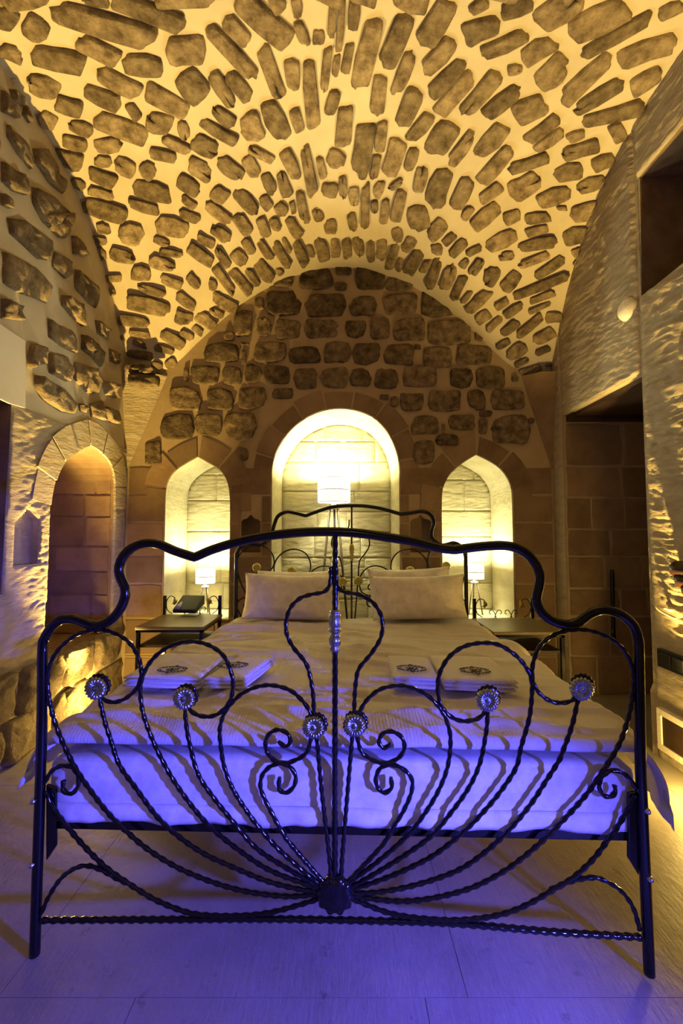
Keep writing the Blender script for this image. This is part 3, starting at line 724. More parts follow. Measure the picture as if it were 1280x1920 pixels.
# ------------------------------------------------------------------ bed
baseL = on_z(66, 1794, 0.0); baseR = on_z(1217, 1829, 0.0)
FO = (baseL + baseR) / 2; FE = (baseR - baseL).normalized(); FNn = Vector((-FE.y, FE.x, 0))   # FNn points to the head
def fp(px, py):
    p = on_plane(px, py, FO, FNn); return ((p - FO).dot(FE), p.z)
def f3(u, z, off=0.0): return FO + FE * u + FNn * off + Vector((0, 0, z))
HO = Vector((0.076, 3.36, 0)); HZ = 0.215
def h3(u, z, off=0.0): return HO + FE * u + FNn * off + Vector((0, 0, z))
def fpl(l): return [fp(*p) for p in l]
bed = empty('bed', (FO.x, FO.y + 1.0, 0), 'double bed of black wrought iron with scrolled twisted bars and silver rosettes', 'bed')

TUBE = [(65,1790),(78,1390),(80,1221),(84,1197),(96,1177),(113,1163),(134,1160),(155,1166),(175,1173),(196,1170),(213,1158),(227,1139),(234.5,1118),(234,1101),(227,1085.5),(223,1070),(227,1051),(239,1034),(256,1022.6),(278.5,1018.4),(299,1021),(330,1034),(364.5,1045),(364.5,1045),(400,1030),(454,1014),(508,1004),(562,998.4),(615.6,997),(669.5,999.5),(723,1007),(777,1016),(820,1027),(852,1031),(852,1031),(874,1028),(910,1024),(946,1023),(971,1029),(992.5,1043),(1007,1064),(1012,1082),(1009,1104),(1005,1122),(1010.5,1141.5),(1025,1158),(1046,1168.4),(1068,1171),(1086,1165),(1104,1152),(1125.5,1144),(1150.6,1147),(1172,1158),(1188,1175.6),(1195,1197),(1197,1229.5),(1200,1420),(1204,1524),(1217,1826)]
def tube(name, uv, to3, r, parent):
    b = MB(); pts = [to3(u, max(z, 0.0)) for u, z in uv]
    p = crom(pts, 0.012); b.sweep(p, r, 14); return b.build(name, M_iron, parent)
tube_uv = fpl(TUBE)
footboard = tube('footboard', tube_uv, f3, 0.0148, bed)
LOOPS = {
'lyre_bar': [[(620,1062),(618.5,1093),(608,1109),(583,1114.5),(562,1122),(544,1140),(536.5,1165),(538,1190),(551,1215),(572.5,1242),(581.5,1269),(587,1305),(588.6,1350)],
             [(630,1062),(632,1096.5),(644,1109),(673,1115),(698,1129),(712.6,1150.4),(717,1172),(712.6,1197),(694.7,1226),(673,1253),(666.6,1280),(664,1320),(664,1350)]],
'scroll_bar': [
 [(588,1350),(581.5,1335.5),(569,1316),(544,1294),(511,1284.5),(479,1288),(450,1303),(425,1330),(412.6,1362.5),(414.4,1401),(421.6,1440.6),(439.5,1483.7),(475.5,1537.6),(515,1584),(554.5,1620),(587,1647),(618,1668)],
 [(664,1350),(673,1335.5),(687.5,1312),(712.6,1292),(745,1285),(773.7,1290),(802.4,1305),(826,1330),(838,1355),(844,1388),(838.4,1437),(820.4,1483.7),(791.7,1530),(759,1570),(705,1616.7),(666,1645),(638,1668)],
 [(585,1375),(576,1408),(558,1422.6),(533,1430),(511.4,1422.6),(499,1404.7),(499,1385),(511,1370.5),(526,1368),(540,1376),(544,1390),(536.5,1399),(527,1394),(522,1389)],
 [(524,1457),(523,1478),(535,1485.5),(549,1476.5),(554.5,1458.6),(547,1440.6),(531,1431.6),(511.4,1434),(493.4,1449.6),(488,1473),(495,1494.5),(511.4,1527),(533,1566),(562,1602),(601,1647),(620,1668)],
 [(668,1375),(676.7,1408),(694.6,1422.6),(716,1430),(737.8,1426),(754,1412),(757.5,1394),(748.5,1377.7),(730.6,1370.5),(716,1376),(710,1390),(717,1401),(726,1399),(732.4,1392)],
 [(732.4,1457),(733.5,1476.5),(720,1485.5),(707,1475),(704.7,1455),(716,1437),(737.8,1434),(759,1444),(772,1462),(770,1487),(755.7,1519.7),(737.8,1548),(716,1584),(658.7,1645),(636,1668)],
 [(350,1316),(356,1329.6),(371,1340),(392,1343),(412.5,1336),(430,1316),(436.6,1290),(434,1262.5),(421,1231.6),(399,1212.7),(371,1203.4),(344,1203.4),(316,1212.7),(292,1230),(275,1252),(264.7,1279.7),(264,1307),(270,1341.6),(285,1383),(302.5,1421),(330,1469),(371,1524),(412.5,1565.6),(479,1615),(522,1638),(572.5,1656),(615,1671)],
 [(910,1320),(906,1337),(892,1348),(870,1351.7),(849,1346),(831,1330),(822,1308.5),(820,1283),(825,1258),(841.6,1231),(866.7,1213),(899,1205.4),(931.4,1208),(960,1224),(981.7,1245.7),(995,1272.6),(996,1305),(990.7,1348),(976,1400),(967,1437.5),(942,1477),(910,1516.5),(866.7,1560),(815,1601),(759,1630),(712.6,1649),(680,1660),(642,1671)],
 [(186,1298),(194,1309),(209.7,1316),(230,1312),(251,1297),(263,1276),(264.7,1252),(256,1223),(237,1199),(210,1185),(182,1181),(151,1187),(124,1204),(103,1228),(92,1255.6),(90,1286.6),(96,1324),(106.6,1362),(130.6,1418),(154.7,1459),(192.5,1510.6),(227,1548),(275,1589.7),(330,1624),(385,1648),(438,1665),(490,1675),(543.7,1679.6),(601,1675),(615,1674)],
 [(1084,1300),(1071.5,1312),(1057,1317),(1035.6,1315.7),(1014,1303),(999.7,1281.6),(997,1254.6),(1003,1227.7),(1017.6,1204),(1043,1188),(1071.5,1181),(1104,1182),(1136,1193),(1161.4,1211.5),(1177.5,1235),(1186.5,1265.4),(1184.7,1301),(1175.7,1348),(1157.8,1398),(1122,1455.5),(1093,1495),(1057,1534.5),(1014,1577.6),(971,1613.6),(928,1642),(877.5,1665.7),(815,1682),(759,1688.6),(712.6,1686),(666,1679),(642,1674)],
 [(86,1483),(103,1517.5),(137.5,1562),(172,1600),(206,1631),(240.6,1655),(282,1681),(323,1699.7),(361,1711.7),(399,1715.5),(436,1716),(479,1713.7),(518.6,1707),(554.5,1697.5),(601,1683),(618,1677)],
 [(1190,1490),(1179,1509),(1161,1541.7),(1136,1577.6),(1107.5,1613.6),(1071.5,1646),(1035.6,1667.5),(992.5,1692.6),(949,1710.6),(902.6,1720),(856,1724),(813,1722.7),(759,1717),(716,1706.5),(662,1685),(640,1677)],
 [(78,1712),(91,1682.5),(113.4,1648),(137.5,1629),(161.6,1622),(189,1629),(220,1646),(244,1657)],
 [(1030,1668),(1064,1653),(1093,1646),(1118,1645),(1143,1655),(1168.5,1674.6),(1186.5,1703),(1198,1742)],
 [(84,1468),(96,1447),(113.4,1436),(134,1437),(146,1450.5),(148,1469),(139,1485),(127,1486.6),(118.6,1478),(120,1462.5)],
 [(1190,1478),(1179,1459),(1161,1446.5),(1143,1444.7),(1127,1455.5),(1122,1473.4),(1129,1489.6),(1143,1493),(1152,1484),(1150.6,1471.6)]],
'stem_bar': [
 [(592,1375),(594,1390),(603,1484),(615.6,1591.5),(621,1645),(625,1665)],
 [(661,1375),(659.4,1390),(650,1502),(642.5,1591.5),(639,1645),(635,1665)],
 [(347,1318),(348,1345),(354,1386),(371,1449),(400,1494),(438,1541),(479,1588),(526,1620),(580,1651),(614,1669)],
 [(913,1320),(913,1345),(910,1375),(899,1430),(877.5,1477),(841.6,1527),(806,1568),(759,1602),(712.6,1631),(673,1654),(642,1669)],
 [(185,1298),(196,1348.5),(206,1380),(223.4,1431.6),(254.4,1476),(295.6,1531),(337,1569),(385,1601),(443,1627.5),(500.6,1651),(554.5,1665),(590,1670),(615,1672)],
 [(1085,1300),(1071.5,1359),(1054,1408),(1046,1427),(1021,1466),(992.5,1509),(949,1560),(906,1599),(863,1628),(816,1647),(759,1663),(705,1672),(666,1674),(642,1673)]],
'bottom_rail': [[(80,1724),(300,1723),(515,1722),(723,1726),(860,1731),(1035,1746),(1200,1756)]],
}
TW = 2 * math.pi / 0.030
BARS = []
for nm, ls in LOOPS.items():
    for l in ls: BARS.append((nm, fpl(l)))
for nm, uv in BARS:
    b = MB(); p = crom([f3(u, z, -0.002) for u, z in uv], 0.0045)
    rr = 0.0066 if nm != 'bottom_rail' else 0.0085
    b.sweep(p, rr, 8, TW / 2, 0.17); b.build(nm, M_iron, footboard)
def rosette(name, c, dirv, rad, mat, parent, backmat=None, petals=18):
    """scalloped flower casting facing dirv"""
    q = dirv.to_track_quat('Z', 'Y').to_matrix().to_4x4()
    b = MB(); n = petals * 4; vs_ = []; rings_ = [(0.12, .30), (0.2, .18), (0.34, .30), (0.55, .46), (0.75, .46), (0.9, .34), (1.0, .12), (0.97, -0.05)]
    for rr, hh in rings_:
        for k in range(n):
            a = 2 * math.pi * k / n; lob = abs(math.sin(petals * a / 2))
            s_ = rr * (1 - 0.09 * (1 - lob) * (rr > .7)); hz = hh * (0.62 + 0.38 * lob if rr > .3 else 1)
            vs_.append(q @ Vector((rad * s_ * math.cos(a), rad * s_ * math.sin(a), rad * hz)) + c)
    fs = [(i * n + k, i * n + (k + 1) % n, (i + 1) * n + (k + 1) % n, (i + 1) * n + k) for i in range(len(rings_) - 1) for k in range(n)]
    fs.append(tuple(range(n))[::-1]); b.add(vs_, fs)
    o = b.build(name, mat, parent)
    return o
def lobed(name, c, dirv, rad, th, lobes, mat, parent):
    q = dirv.to_track_quat('Z', 'Y').to_matrix().to_4x4()
    b = MB(); b.lathe([(rad * .9, -th), (rad, -th * .3), (rad, th * .3), (rad * .85, th)], c, lobes * 5, q, lobes, 0.05); return b.build(name, mat, parent)
ROS = [(588.5, 1360.5), (664, 1357), (348, 1307), (911.5, 1310), (184, 1288), (1086.5, 1289)]
ros_uv = fpl(ROS)
for u, z in ros_uv:
    lobed('rosette_plate', f3(u + 0.005, z + 0.006, -0.004), -FNn, 0.037, 0.006, 15, M_iron, footboard)
    tag(rosette('rosette', f3(u, z, -0.008), -FNn, 0.036, M_silver, footboard), 'silver fluted rosette')
# centre bar, baluster and hub
cu, cz0 = fp(627.5, 1670); _, cz1 = fp(626, 1002)
b = MB(); b.sweep(crom([f3(cu, cz0), f3(cu, (cz0 + cz1) / 2), f3(cu, cz1)], 0.008), 0.0088, 8, TW / 2, 0.12); b.build('centre_bar', M_iron, footboard)
zt = fp(626, 1142)[1]; zb_ = fp(626, 1222)[1]; H = zt - zb_
prof = [(0.010, 0), (.017, .03), (.017, .08), (.012, .12), (.020, .18), (.021, .30), (.016, .38), (.012, .42), (.017, .46), (.025, .49), (.025, .51), (.016, .55), (.020, .6), (.022, .66), (.021, .84), (.015, .89), (.018, .92), (.018, .97), (.010, 1)]
def baluster(c3, h, mat, parent, s=1.0):
    b = MB(); b.lathe([(r * s, z * h) for r, z in prof], c3, 40, None, 8, 0.09)
    return b.build('baluster', mat, parent)
tag(baluster(f3(cu, zb_, -0.001), H, M_silver, footboard, 0.82), 'silver cast baluster sleeve')
hu, hz_ = fp(628, 1674)
b = MB()
q = (-FNn).to_track_quat('Z', 'Y').to_matrix().to_4x4()
b.lathe([(0.046, -0.014), (0.056, -0.004), (0.054, 0.006), (0.036, 0.020), (0.030, 0.018), (0.012, 0.03), (0.002, 0.03)], f3(hu, hz_, -0.004), 60, q, 10, 0.07)
b.build('hub_flower', M_iron, footboard)
# brackets and bolts
for px0, px1, bl in ((84, 102, ((69, 1497), (66, 1615))), (1180, 1200, ((1207, 1515), (1212, 1641)))):
    pts = [fp(px0, 1473), fp(px1, 1480), fp(px1, 1590), fp(px0, 1617)] if px0 < 500 else [fp(px1, 1485), fp(px0, 1490), fp(px0, 1612), fp(px1, 1645)]
    b = MB(); n = 4
    b.add([f3(u, z, 0.004) for u, z in pts] + [f3(u, z, 0.016) for u, z in pts], [(0, 1, 2, 3), (7, 6, 5, 4), (0, 4, 5, 1), (1, 5, 6, 2), (2, 6, 7, 3), (3, 7, 4, 0)])
    bevel(b.build('bracket', M_iron, footboard, False), 0.003)
    for p in bl:
        u, z = fp(*p); b = MB(); b.lathe([(0.009, 0), (0.009, .004), (0.006, .010), (0.001, .012)], f3(u, z, -0.012), 12, (-FNn).to_track_quat('Z', 'Y').to_matrix().to_4x4())
        tag(b.build('bolt', M_bolt, footboard), 'shiny zinc bolt head')
# headboard: the same iron design, taller
HT = [(443,1152),(443,1060),(443.5,1042),(447,1031),(455,1022),(466,1018),(477,1020),(488,1022),(499,1016),(507,1007),(511,995),(514.7,982),(521,968),(536,960),(551,961.6),(573,967),(573,967),(589,961),(607.5,954.7),(626,950),(659,948),(685.6,949),(712,953),(734,959),(751,964),(751,964),(769,962),(788.5,959),(801.6,961.6),(810,969),(813,981),(809,994),(809,1007.5),(817,1016),(828,1022),(839,1020.6),(850,1018),(860.6,1022),(869,1031.6),(872,1042.5),(873,1060),(874,1152)]
def hp(px, py):
    p = on_plane(px, py, HO, FNn); return ((p - HO).dot(FE), p.z)
hu_ = [hp(*p) for p in HT]; hu_[0] = (hu_[0][0], 0.0); hu_[-1] = (hu_[-1][0], 0.0)
headboard = tube('headboard', hu_, h3, 0.0150, bed)
for nm, uv in BARS:
    if nm == 'bottom_rail': continue
    b = MB(); b.sweep(crom([h3(u, z + HZ) for u, z in uv], 0.012), 0.006, 6); b.build(nm, M_iron, headboard)
b = MB(); b.sweep([h3(hu_[0][0], 0.36), h3(hu_[-1][0], 0.36)], 0.008, 8); b.build('bottom_rail', M_iron, headboard)
hc = hp(659, 948)
b = MB(); b.sweep([h3(0.002, cz0 + HZ), h3(hc[0], hc[1])], 0.0075, 8); b.build('centre_bar', M_iron, headboard)
tag(baluster(h3(hc[0], zb_ + HZ - 0.06), H, M_gold, headboard, 0.8), 'gilded cast baluster sleeve')
for u, z in ros_uv: tag(rosette('rosette', h3(u, z + HZ, -0.006), -FNn, 0.036, M_gold, headboard), 'gilded fluted rosette')
b = MB(); b.lathe([(0.05, -0.01), (0.05, 0.01), (0.02, .02)], h3(hu, hz_ + HZ), 30, q, 10, .07); b.build('hub_flower', M_iron, headboard)
# rails
def quadbar(A, B, wv, z0, z1, name):
    b = MB(); w_ = wv
    b.add([A - w_ + Vector((0, 0, z0)), A + w_ + Vector((0, 0, z0)), B + w_ + Vector((0, 0, z0)), B - w_ + Vector((0, 0, z0)),
           A - w_ + Vector((0, 0, z1)), A + w_ + Vector((0, 0, z1)), B + w_ + Vector((0, 0, z1)), B - w_ + Vector((0, 0, z1))],
          [(3, 2, 1, 0), (4, 5, 6, 7), (0, 1, 5, 4), (1, 2, 6, 5), (2, 3, 7, 6), (3, 0, 4, 7)])
    return bevel(b.build(name, M_iron, bed, False), 0.003)
RZ0, RZ1 = 0.366, 0.392
for s in (-1, 1):
    quadbar(f3(s * 0.885, 0, 0.01), h3(s * 0.885, 0, -0.01), FE * 0.015, RZ0, RZ1, 'side_rail')
quadbar(f3(-0.90, 0, 0.030), f3(0.90, 0, 0.030), FNn * 0.012, RZ0 - .004, RZ1, 'cross_rail')
for k in range(1, 6):
    t = k / 6
    quadbar(f3(-.87, 0).lerp(h3(-.87, 0), t), f3(.87, 0).lerp(h3(.87, 0), t), FNn * 0.02, RZ0 + .012, RZ1, 'cross_rail')

# ------------------------------------------------------------------ mattress, duvet, pillows
AX = (HO - FO); BL = AX.length; AX = AX.normalized(); AXR = Vector((AX.y, -AX.x, 0))
def bd(u, v, z): return FO + FE * u * (1) + AX * v + Vector((0, 0, z))      # u across, v along
MZ0, MZ1 = 0.394, 0.585
b = MB()
# rounded box as a superellipse section swept along v, with rucked hem
nu = 72; nv = 40; vs_ = []
V0, V1 = 0.026, BL - 0.06
for j in range(nv + 1):
    t = j / nv
    if j < 6: v = V0 + 0.03 * (1 - math.cos(j / 5 * math.pi / 2)) if j < 6 else 0; ins = 0.03 * (1 - math.sin(j / 5 * math.pi / 2))
    elif j > nv - 6: k = nv - j; v = V1 - 0.03 * (1 - math.cos(k / 5 * math.pi / 2)); ins = 0.03 * (1 - math.sin(k / 5 * math.pi / 2))
    else: v = V0 + 0.03 + (V1 - V0 - 0.06) * (j - 5) / (nv - 10); ins = 0
    for i in range(nu):
        a = 2 * math.pi * i / nu; c, s = math.cos(a), math.sin(a)
        r = (abs(c) ** 9 + abs(s) ** 9) ** (-1 / 9)
        uu = (0.915 - ins) * r * c; hz2 = (MZ1 - MZ0) / 2
        zz = (MZ0 + MZ1) / 2 + (hz2 - ins * .6) * r * s
        vs_.append(bd(uu, v, zz))
fs = [(j * nu + i, j * nu + (i + 1) % nu, (j + 1) * nu + (i + 1) % nu, (j + 1) * nu + i) for j in range(nv) for i in range(nu)]
fs.append(tuple(nv * nu + i for i in range(nu)))
# front face as a grid so the sheet can crease
NXF, NZF = 90, 18; base = len(vs_)
for j in range(NZF + 1):
    for i in range(NXF + 1):
        uu = -0.885 + 1.77 * i / NXF; zz = MZ0 + .018 + (MZ1 - MZ0 - .036) * j / NZF
        hem = math.exp(-((zz - MZ0 - 0.025) / 0.022) ** 2)
        off = 0.010 * hem * noise.noise(Vector((uu * 9, zz * 30, 2))) + 0.005 * noise.noise(Vector((uu * 4, zz * 9, 8)))
        ed = min(1, min(i, NXF - i) / 2, min(j, NZF - j) / 1.0)
        vs_.append(bd(uu, V0 - (0.006 + off) * ed, zz))
fs += [(base + j * (NXF + 1) + i, base + j * (NXF + 1) + i + 1, base + (j + 1) * (NXF + 1) + i + 1, base + (j + 1) * (NXF + 1) + i) for j in range(NZF) for i in range(NXF)]
mat_o = mesh('mattress', vs_, fs, M_sheet); tag(mat_o, 'thick mattress under a white fitted sheet on the iron bed', 'mattress')
# rucked sheet hem along the foot
b = MB(); nn = 160; vs_ = []
for i in range(nn + 1):
    uu = -0.90 + 1.80 * i / nn; ed = min(1, min(i, nn - i) / 6)
    n1 = noise.noise(Vector((uu * 7, 3, 1))); n2 = noise.noise(Vector((uu * 16, 7, 4)))
    for j in range(5):
        t = j / 4
        vs_.append(bd(uu, V0 - 0.008 - ed * (0.008 * math.sin(t * math.pi) * (1 + n2) + .004 * t), MZ0 + 0.05 - t * (0.056 + 0.014 * n1 + 0.006 * n2)))
b.add(vs_, [(i * 5 + j, i * 5 + j + 1, (i + 1) * 5 + j + 1, (i + 1) * 5 + j) for i in range(nn) for j in range(4)])
o = b.build('sheet_hem', M_sheet, mat_o); m_ = o.modifiers.new('solid', 'SOLIDIFY'); m_.thickness = 0.004

DZ0 = 0.648
def duvet_pt(wc, v, lift=0.0):
    """wc: arc position across, v: along (negative beyond the foot edge)"""
    s = 1 if wc > 0 else -1; a = abs(wc); rr = 0.10; half = 0.895 - 0.075 / (1 + math.exp(-(v - 1.30) / 0.06))
    if a < half: x, z, nx, nz = a, 0.0, 0, 1
    else:
        th = min((a - half) / rr, math.pi / 2); ex = max(0, a - half - rr * math.pi / 2)
        x = half + rr * math.sin(th); z = -rr * (1 - math.cos(th)) - ex; nx, nz = math.sin(th), math.cos(th)
    f0 = 0.060; vv_ = v; zz = DZ0 + z; ny = 0
    if v < f0:
        d = f0 - v; th = min(d / 0.03, 1.25)
        vv_ = f0 - 0.03 * math.sin(th) + 0.0; zz -= 0.03 * (1 - math.cos(th)) + max(0, d - 0.0375) * 0.95; ny = -math.sin(th)
    wr = 0.020 * noise.noise(Vector((wc * 1.3, v * 6.5, 0.3))) + 0.012 * noise.noise(Vector((wc * 3.0 + v * 2, v * 9, 4.1))) + 0.010 * noise.noise(Vector((wc * 6, v * 4, 9)))
    ridge = abs(noise.noise(Vector((wc * 1.6 + 3, v * 5.0, 7.7))))
    wr += 0.020 * (1 - min(1, ridge * 6)) ** 1.5 + 0.012 * (1 - min(1, abs(noise.noise(Vector((wc * 0.9 + 8, v * 8.5 + wc, 2.2)))) * 7))
    wr *= 1 - 0.7 * math.exp(-((v - 0.62) / 0.22) ** 4) * (abs(wc - 0.02) > 0.18) - 0.6 / (1 + math.exp(-(v - 1.62) / 0.03))
    fold = 0.022 / (1 + math.exp(-(v - (1.44 + 0.05 * noise.noise(Vector((wc * 2, 1, 1))))) / 0.012))
    if s > 0 and v < 0.25: zz -= 0.10 * max(0, a - half) / 0.2 * (1 - max(v, 0) / .25)
    edge = 1.0
    return bd(s * (x + nx * wr) + 0.02, vv_ + ny * 0.3 * wr, zz + (nz * wr * (0.35 if v < f0 else 1)) + fold * nz + lift)
NU_, NV_ = 130, 150
WMX = 0.895 + 0.157 + 0.03
vs_ = [duvet_pt(-WMX + 2 * WMX * i / NU_, 0.010 + (1.80 - 0.010) * j / NV_) for j in range(NV_ + 1) for i in range(NU_ + 1)]
duv = mesh('duvet', vs_, [(j * (NU_ + 1) + i, j * (NU_ + 1) + i + 1, (j + 1) * (NU_ + 1) + i + 1, (j + 1) * (NU_ + 1) + i) for j in range(NV_) for i in range(NU_)], M_duvet)
m_ = duv.modifiers.new('solid', 'SOLIDIFY'); m_.thickness = 0.022; m_.offset = -1
tag(duv, 'rumpled white duvet with a fine stripe spread over the bed', 'duvet')

def pillow(px_c, py_top, wpx, ydep, zbase, hgt, lean, label, roll=0.0, th=0.088):
    W2 = wpx / F * ydep / 2; Hh = hgt / 2
    xc = (px_c - 640) / F * ydep
    n = 26; vs_ = []
    seed = random.random() * 30
    for side in (1, -1):
        for j in range(n + 1):
            for i in range(n + 1):
                u = -1 + 2 * i / n; v = -1 + 2 * j / n
                t = ((1 - abs(u) ** 3.2) ** 0.55) * ((1 - abs(v) ** 2.8) ** 0.55)
                wx = W2 * u * (1 - 0.055 * (1 - v * v)); wz = Hh * v * (1 - 0.09 * (1 - u * u) * (1 if v > 0 else .3))
                wv = 0.006 * noise.noise(Vector((u * 2.5 + seed, v * 2.5, side)))
                vs_.append(Vector((wx, side * -(th * t * (1 - 0.12 * v)) + wv * t, wz + Hh)))
    M = Matrix.Translation((xc, ydep, zbase)) @ Matrix.Rotation(-R(1.7), 4, 'Z') @ Matrix.Rotation(roll, 4, 'Y') @ Matrix.Rotation(-lean, 4, 'X')
    vs_ = [M @ v for v in vs_]; k = (n + 1) ** 2; fs = []
    for sd in (0, 1):
        for j in range(n):
            for i in range(n):
                f = (sd * k + j * (n + 1) + i, sd * k + j * (n + 1) + i + 1, sd * k + (j + 1) * (n + 1) + i + 1, sd * k + (j + 1) * (n + 1) + i)
                fs.append(f if sd == 0 else f[::-1])
    me = mesh('pillow', vs_, fs, M_pillow)
    bm = bmesh.new(); bm.from_mesh(me.data); bmesh.ops.remove_doubles(bm, verts=bm.verts, dist=0.0008); bm.to_mesh(me.data); bm.free()
    for p in me.data.polygons: p.use_smooth = True
    return tag(me, label, 'pillow', 'white pillows leaning on the headboard')
pillow(544, 1076, 182, 3.00, 0.684, 0.325, R(14), 'white pillow in front, on the side of the telephone nightstand', R(1.0))
pillow(560, 1066, 160, 3.19, 0.655, 0.36, R(10), 'white pillow tucked behind another on the telephone nightstand side', R(-0.5))
pillow(786, 1078, 176, 2.99, 0.690, 0.31, R(14), 'white pillow in front, on the doorway side of the bed', R(-1.6))
pillow(770, 1062, 156, 3.19, 0.655, 0.38, R(10), 'white pillow tucked behind another on the doorway side', R(-2.0))

# ------------------------------------------------------------------ towels with embroidered crests
def towel(fl, fr, depth, th, yaw_fix, label, emb_px):
    A = on_z(*fl, 0.673); B = on_z(*fr, 0.673)
    ex = (B - A); W = ex.length; ex = ex.normalized(); ey = Vector((-ex.y, ex.x, 0)); ey = (Matrix.Rotation(yaw_fix, 4, 'Z') @ ey)
    z0 = 0.673
    t = empty('folded_towel', ((A + B) / 2 + ey * depth / 2).to_tuple()[:2] + (z0,), label, 'towel', 'folded towels on the duvet')
    layers = 3; lh = th / layers
    for L in range(layers):
        b = MB(); vs_ = []; ni, nj = 26, 14; inset = 0.004 * (layers - 1 - L) * 0 + random.uniform(0, .006)
        sec = 12
        # each layer: a rounded slab, soft
        for j in range(nj + 1):
            y = inset + (depth - inset) * j / nj
            for k in range(sec * 2):
                a = 2 * math.pi * k / (sec * 2); c, s = math.cos(a), math.sin(a); r = (abs(c) ** 8 + abs(s) ** 3) ** (-1 / 5)
                r = min(r, 1.15)
                px_ = W / 2 + (W / 2 - inset) * max(-1, min(1, r * c)); pz = z0 + L * lh + lh / 2 + lh * 0.52 * max(-1, min(1, r * s))
                pz += 0.004 * noise.noise(Vector((px_ * 9, y * 9, L * 3.1)))
                ed = 1 if 0 < j < nj else 0.55
                vs_.append(A + ex * px_ + ey * y + Vector((0, 0, (pz - (z0 + L * lh + lh / 2)) * ed + z0 + L * lh + lh / 2 - A.z)))
        n2 = sec * 2
        fs = [(j * n2 + k, j * n2 + (k + 1) % n2, (j + 1) * n2 + (k + 1) % n2, (j + 1) * n2 + k) for j in range(nj) for k in range(n2)]
        fs += [tuple(range(n2))[::-1], tuple(nj * n2 + k for k in range(n2))]
        b.add(vs_, fs); b.build('towel_fold', M_towel, t)
    # crest: laurel wreath of leaf strokes round a looping monogram
    top = z0 + th + 0.0045; c = on_z(*emb_px, top)
    b = MB(); sx, sy = 0.060, 0.040
    def P(u, v, h=0.0): return c + ex * u * sx + ey * v * sy + Vector((0, 0, h))
    def stroke(pts, w):
        p = crom([Vector((u, v, 0)) for u, v in pts], 0.12)
        vs_ = []
        for i, q in enumerate(p):
            d = (p[min(i + 1, len(p) - 1)] - p[max(i - 1, 0)]); nrm = Vector((-d.y, d.x, 0)); nrm = nrm.normalized() if nrm.length else Vector((1, 0, 0))
            ww = w * (0.35 + 0.65 * math.sin(math.pi * i / max(1, len(p) - 1)))
            for s in (-1, 1): vs_.append(P(q.x + s * nrm.x * ww, q.y + s * nrm.y * ww))
        base_t = len(vs_); vs_ += [v + Vector((0, 0, 0.0012)) for v in vs_]
        m = len(p); fs = []
        for i in range(m - 1):
            a, bq, cq, dq = 2 * i, 2 * i + 1, 2 * i + 3, 2 * i + 2
            fs += [(a + base_t, bq + base_t, cq + base_t, dq + base_t), (a, dq, dq + base_t, a + base_t), (bq, bq + base_t, cq + base_t, cq)]
        b.add(vs_, fs)
    for k in range(20):
        a = 2 * math.pi * k / 20 + .1
        if 0.42 < abs(a / math.pi - 0.5) % 1 < 0.46: continue
        r = 0.86; da = 0.22
        stroke([(r * math.cos(a), r * math.sin(a)), (1.02 * math.cos(a + da), 1.0 * math.sin(a + da)), (0.96 * math.cos(a + 2 * da), 0.94 * math.sin(a + 2 * da))], 0.055)
        stroke([(r * math.cos(a), r * math.sin(a)), (0.72 * math.cos(a + da), 0.74 * math.sin(a + da))], 0.045)
    stroke([(-.42, -.1), (-.25, .35), (-.05, .1), (-.3, -.25), (-.05, -.3), (.1, .2), (.3, .4), (.42, .1), (.2, -.2), (.45, -.25)], 0.06)
    stroke([(-.15, .45), (.0, -.05), (.2, -.42)], 0.06); stroke([(-.35, -.45), (0, -.55), (.35, -.42)], 0.05)
    stroke([(-.1, -1.0), (0, -1.25), (.1, -1.0)], 0.08); stroke([(-.12, 1.05), (0, 1.25), (.12, 1.05)], 0.08)
    tag(b.build('embroidered_crest', M_ink, t, False), 'black embroidered wreath crest with monogram')
towel((229, 1290), (374, 1294), 0.34, 0.046, R(0), 'wide folded white towel with black crest on the telephone half of the bed', (323, 1255))
towel((379, 1293), (456, 1293), 0.32, 0.046, R(-14), 'narrow rolled-edge white towel with black crest next to the wide one on the telephone side', (437, 1247))
towel((735, 1290), (824, 1295), 0.30, 0.046, R(6), 'narrow folded white towel with black crest on the doorway half of the bed', (771, 1253))
towel((832, 1297), (972, 1301), 0.34, 0.046, R(3), 'wide folded white towel with black crest on the doorway half of the bed', (890, 1257))

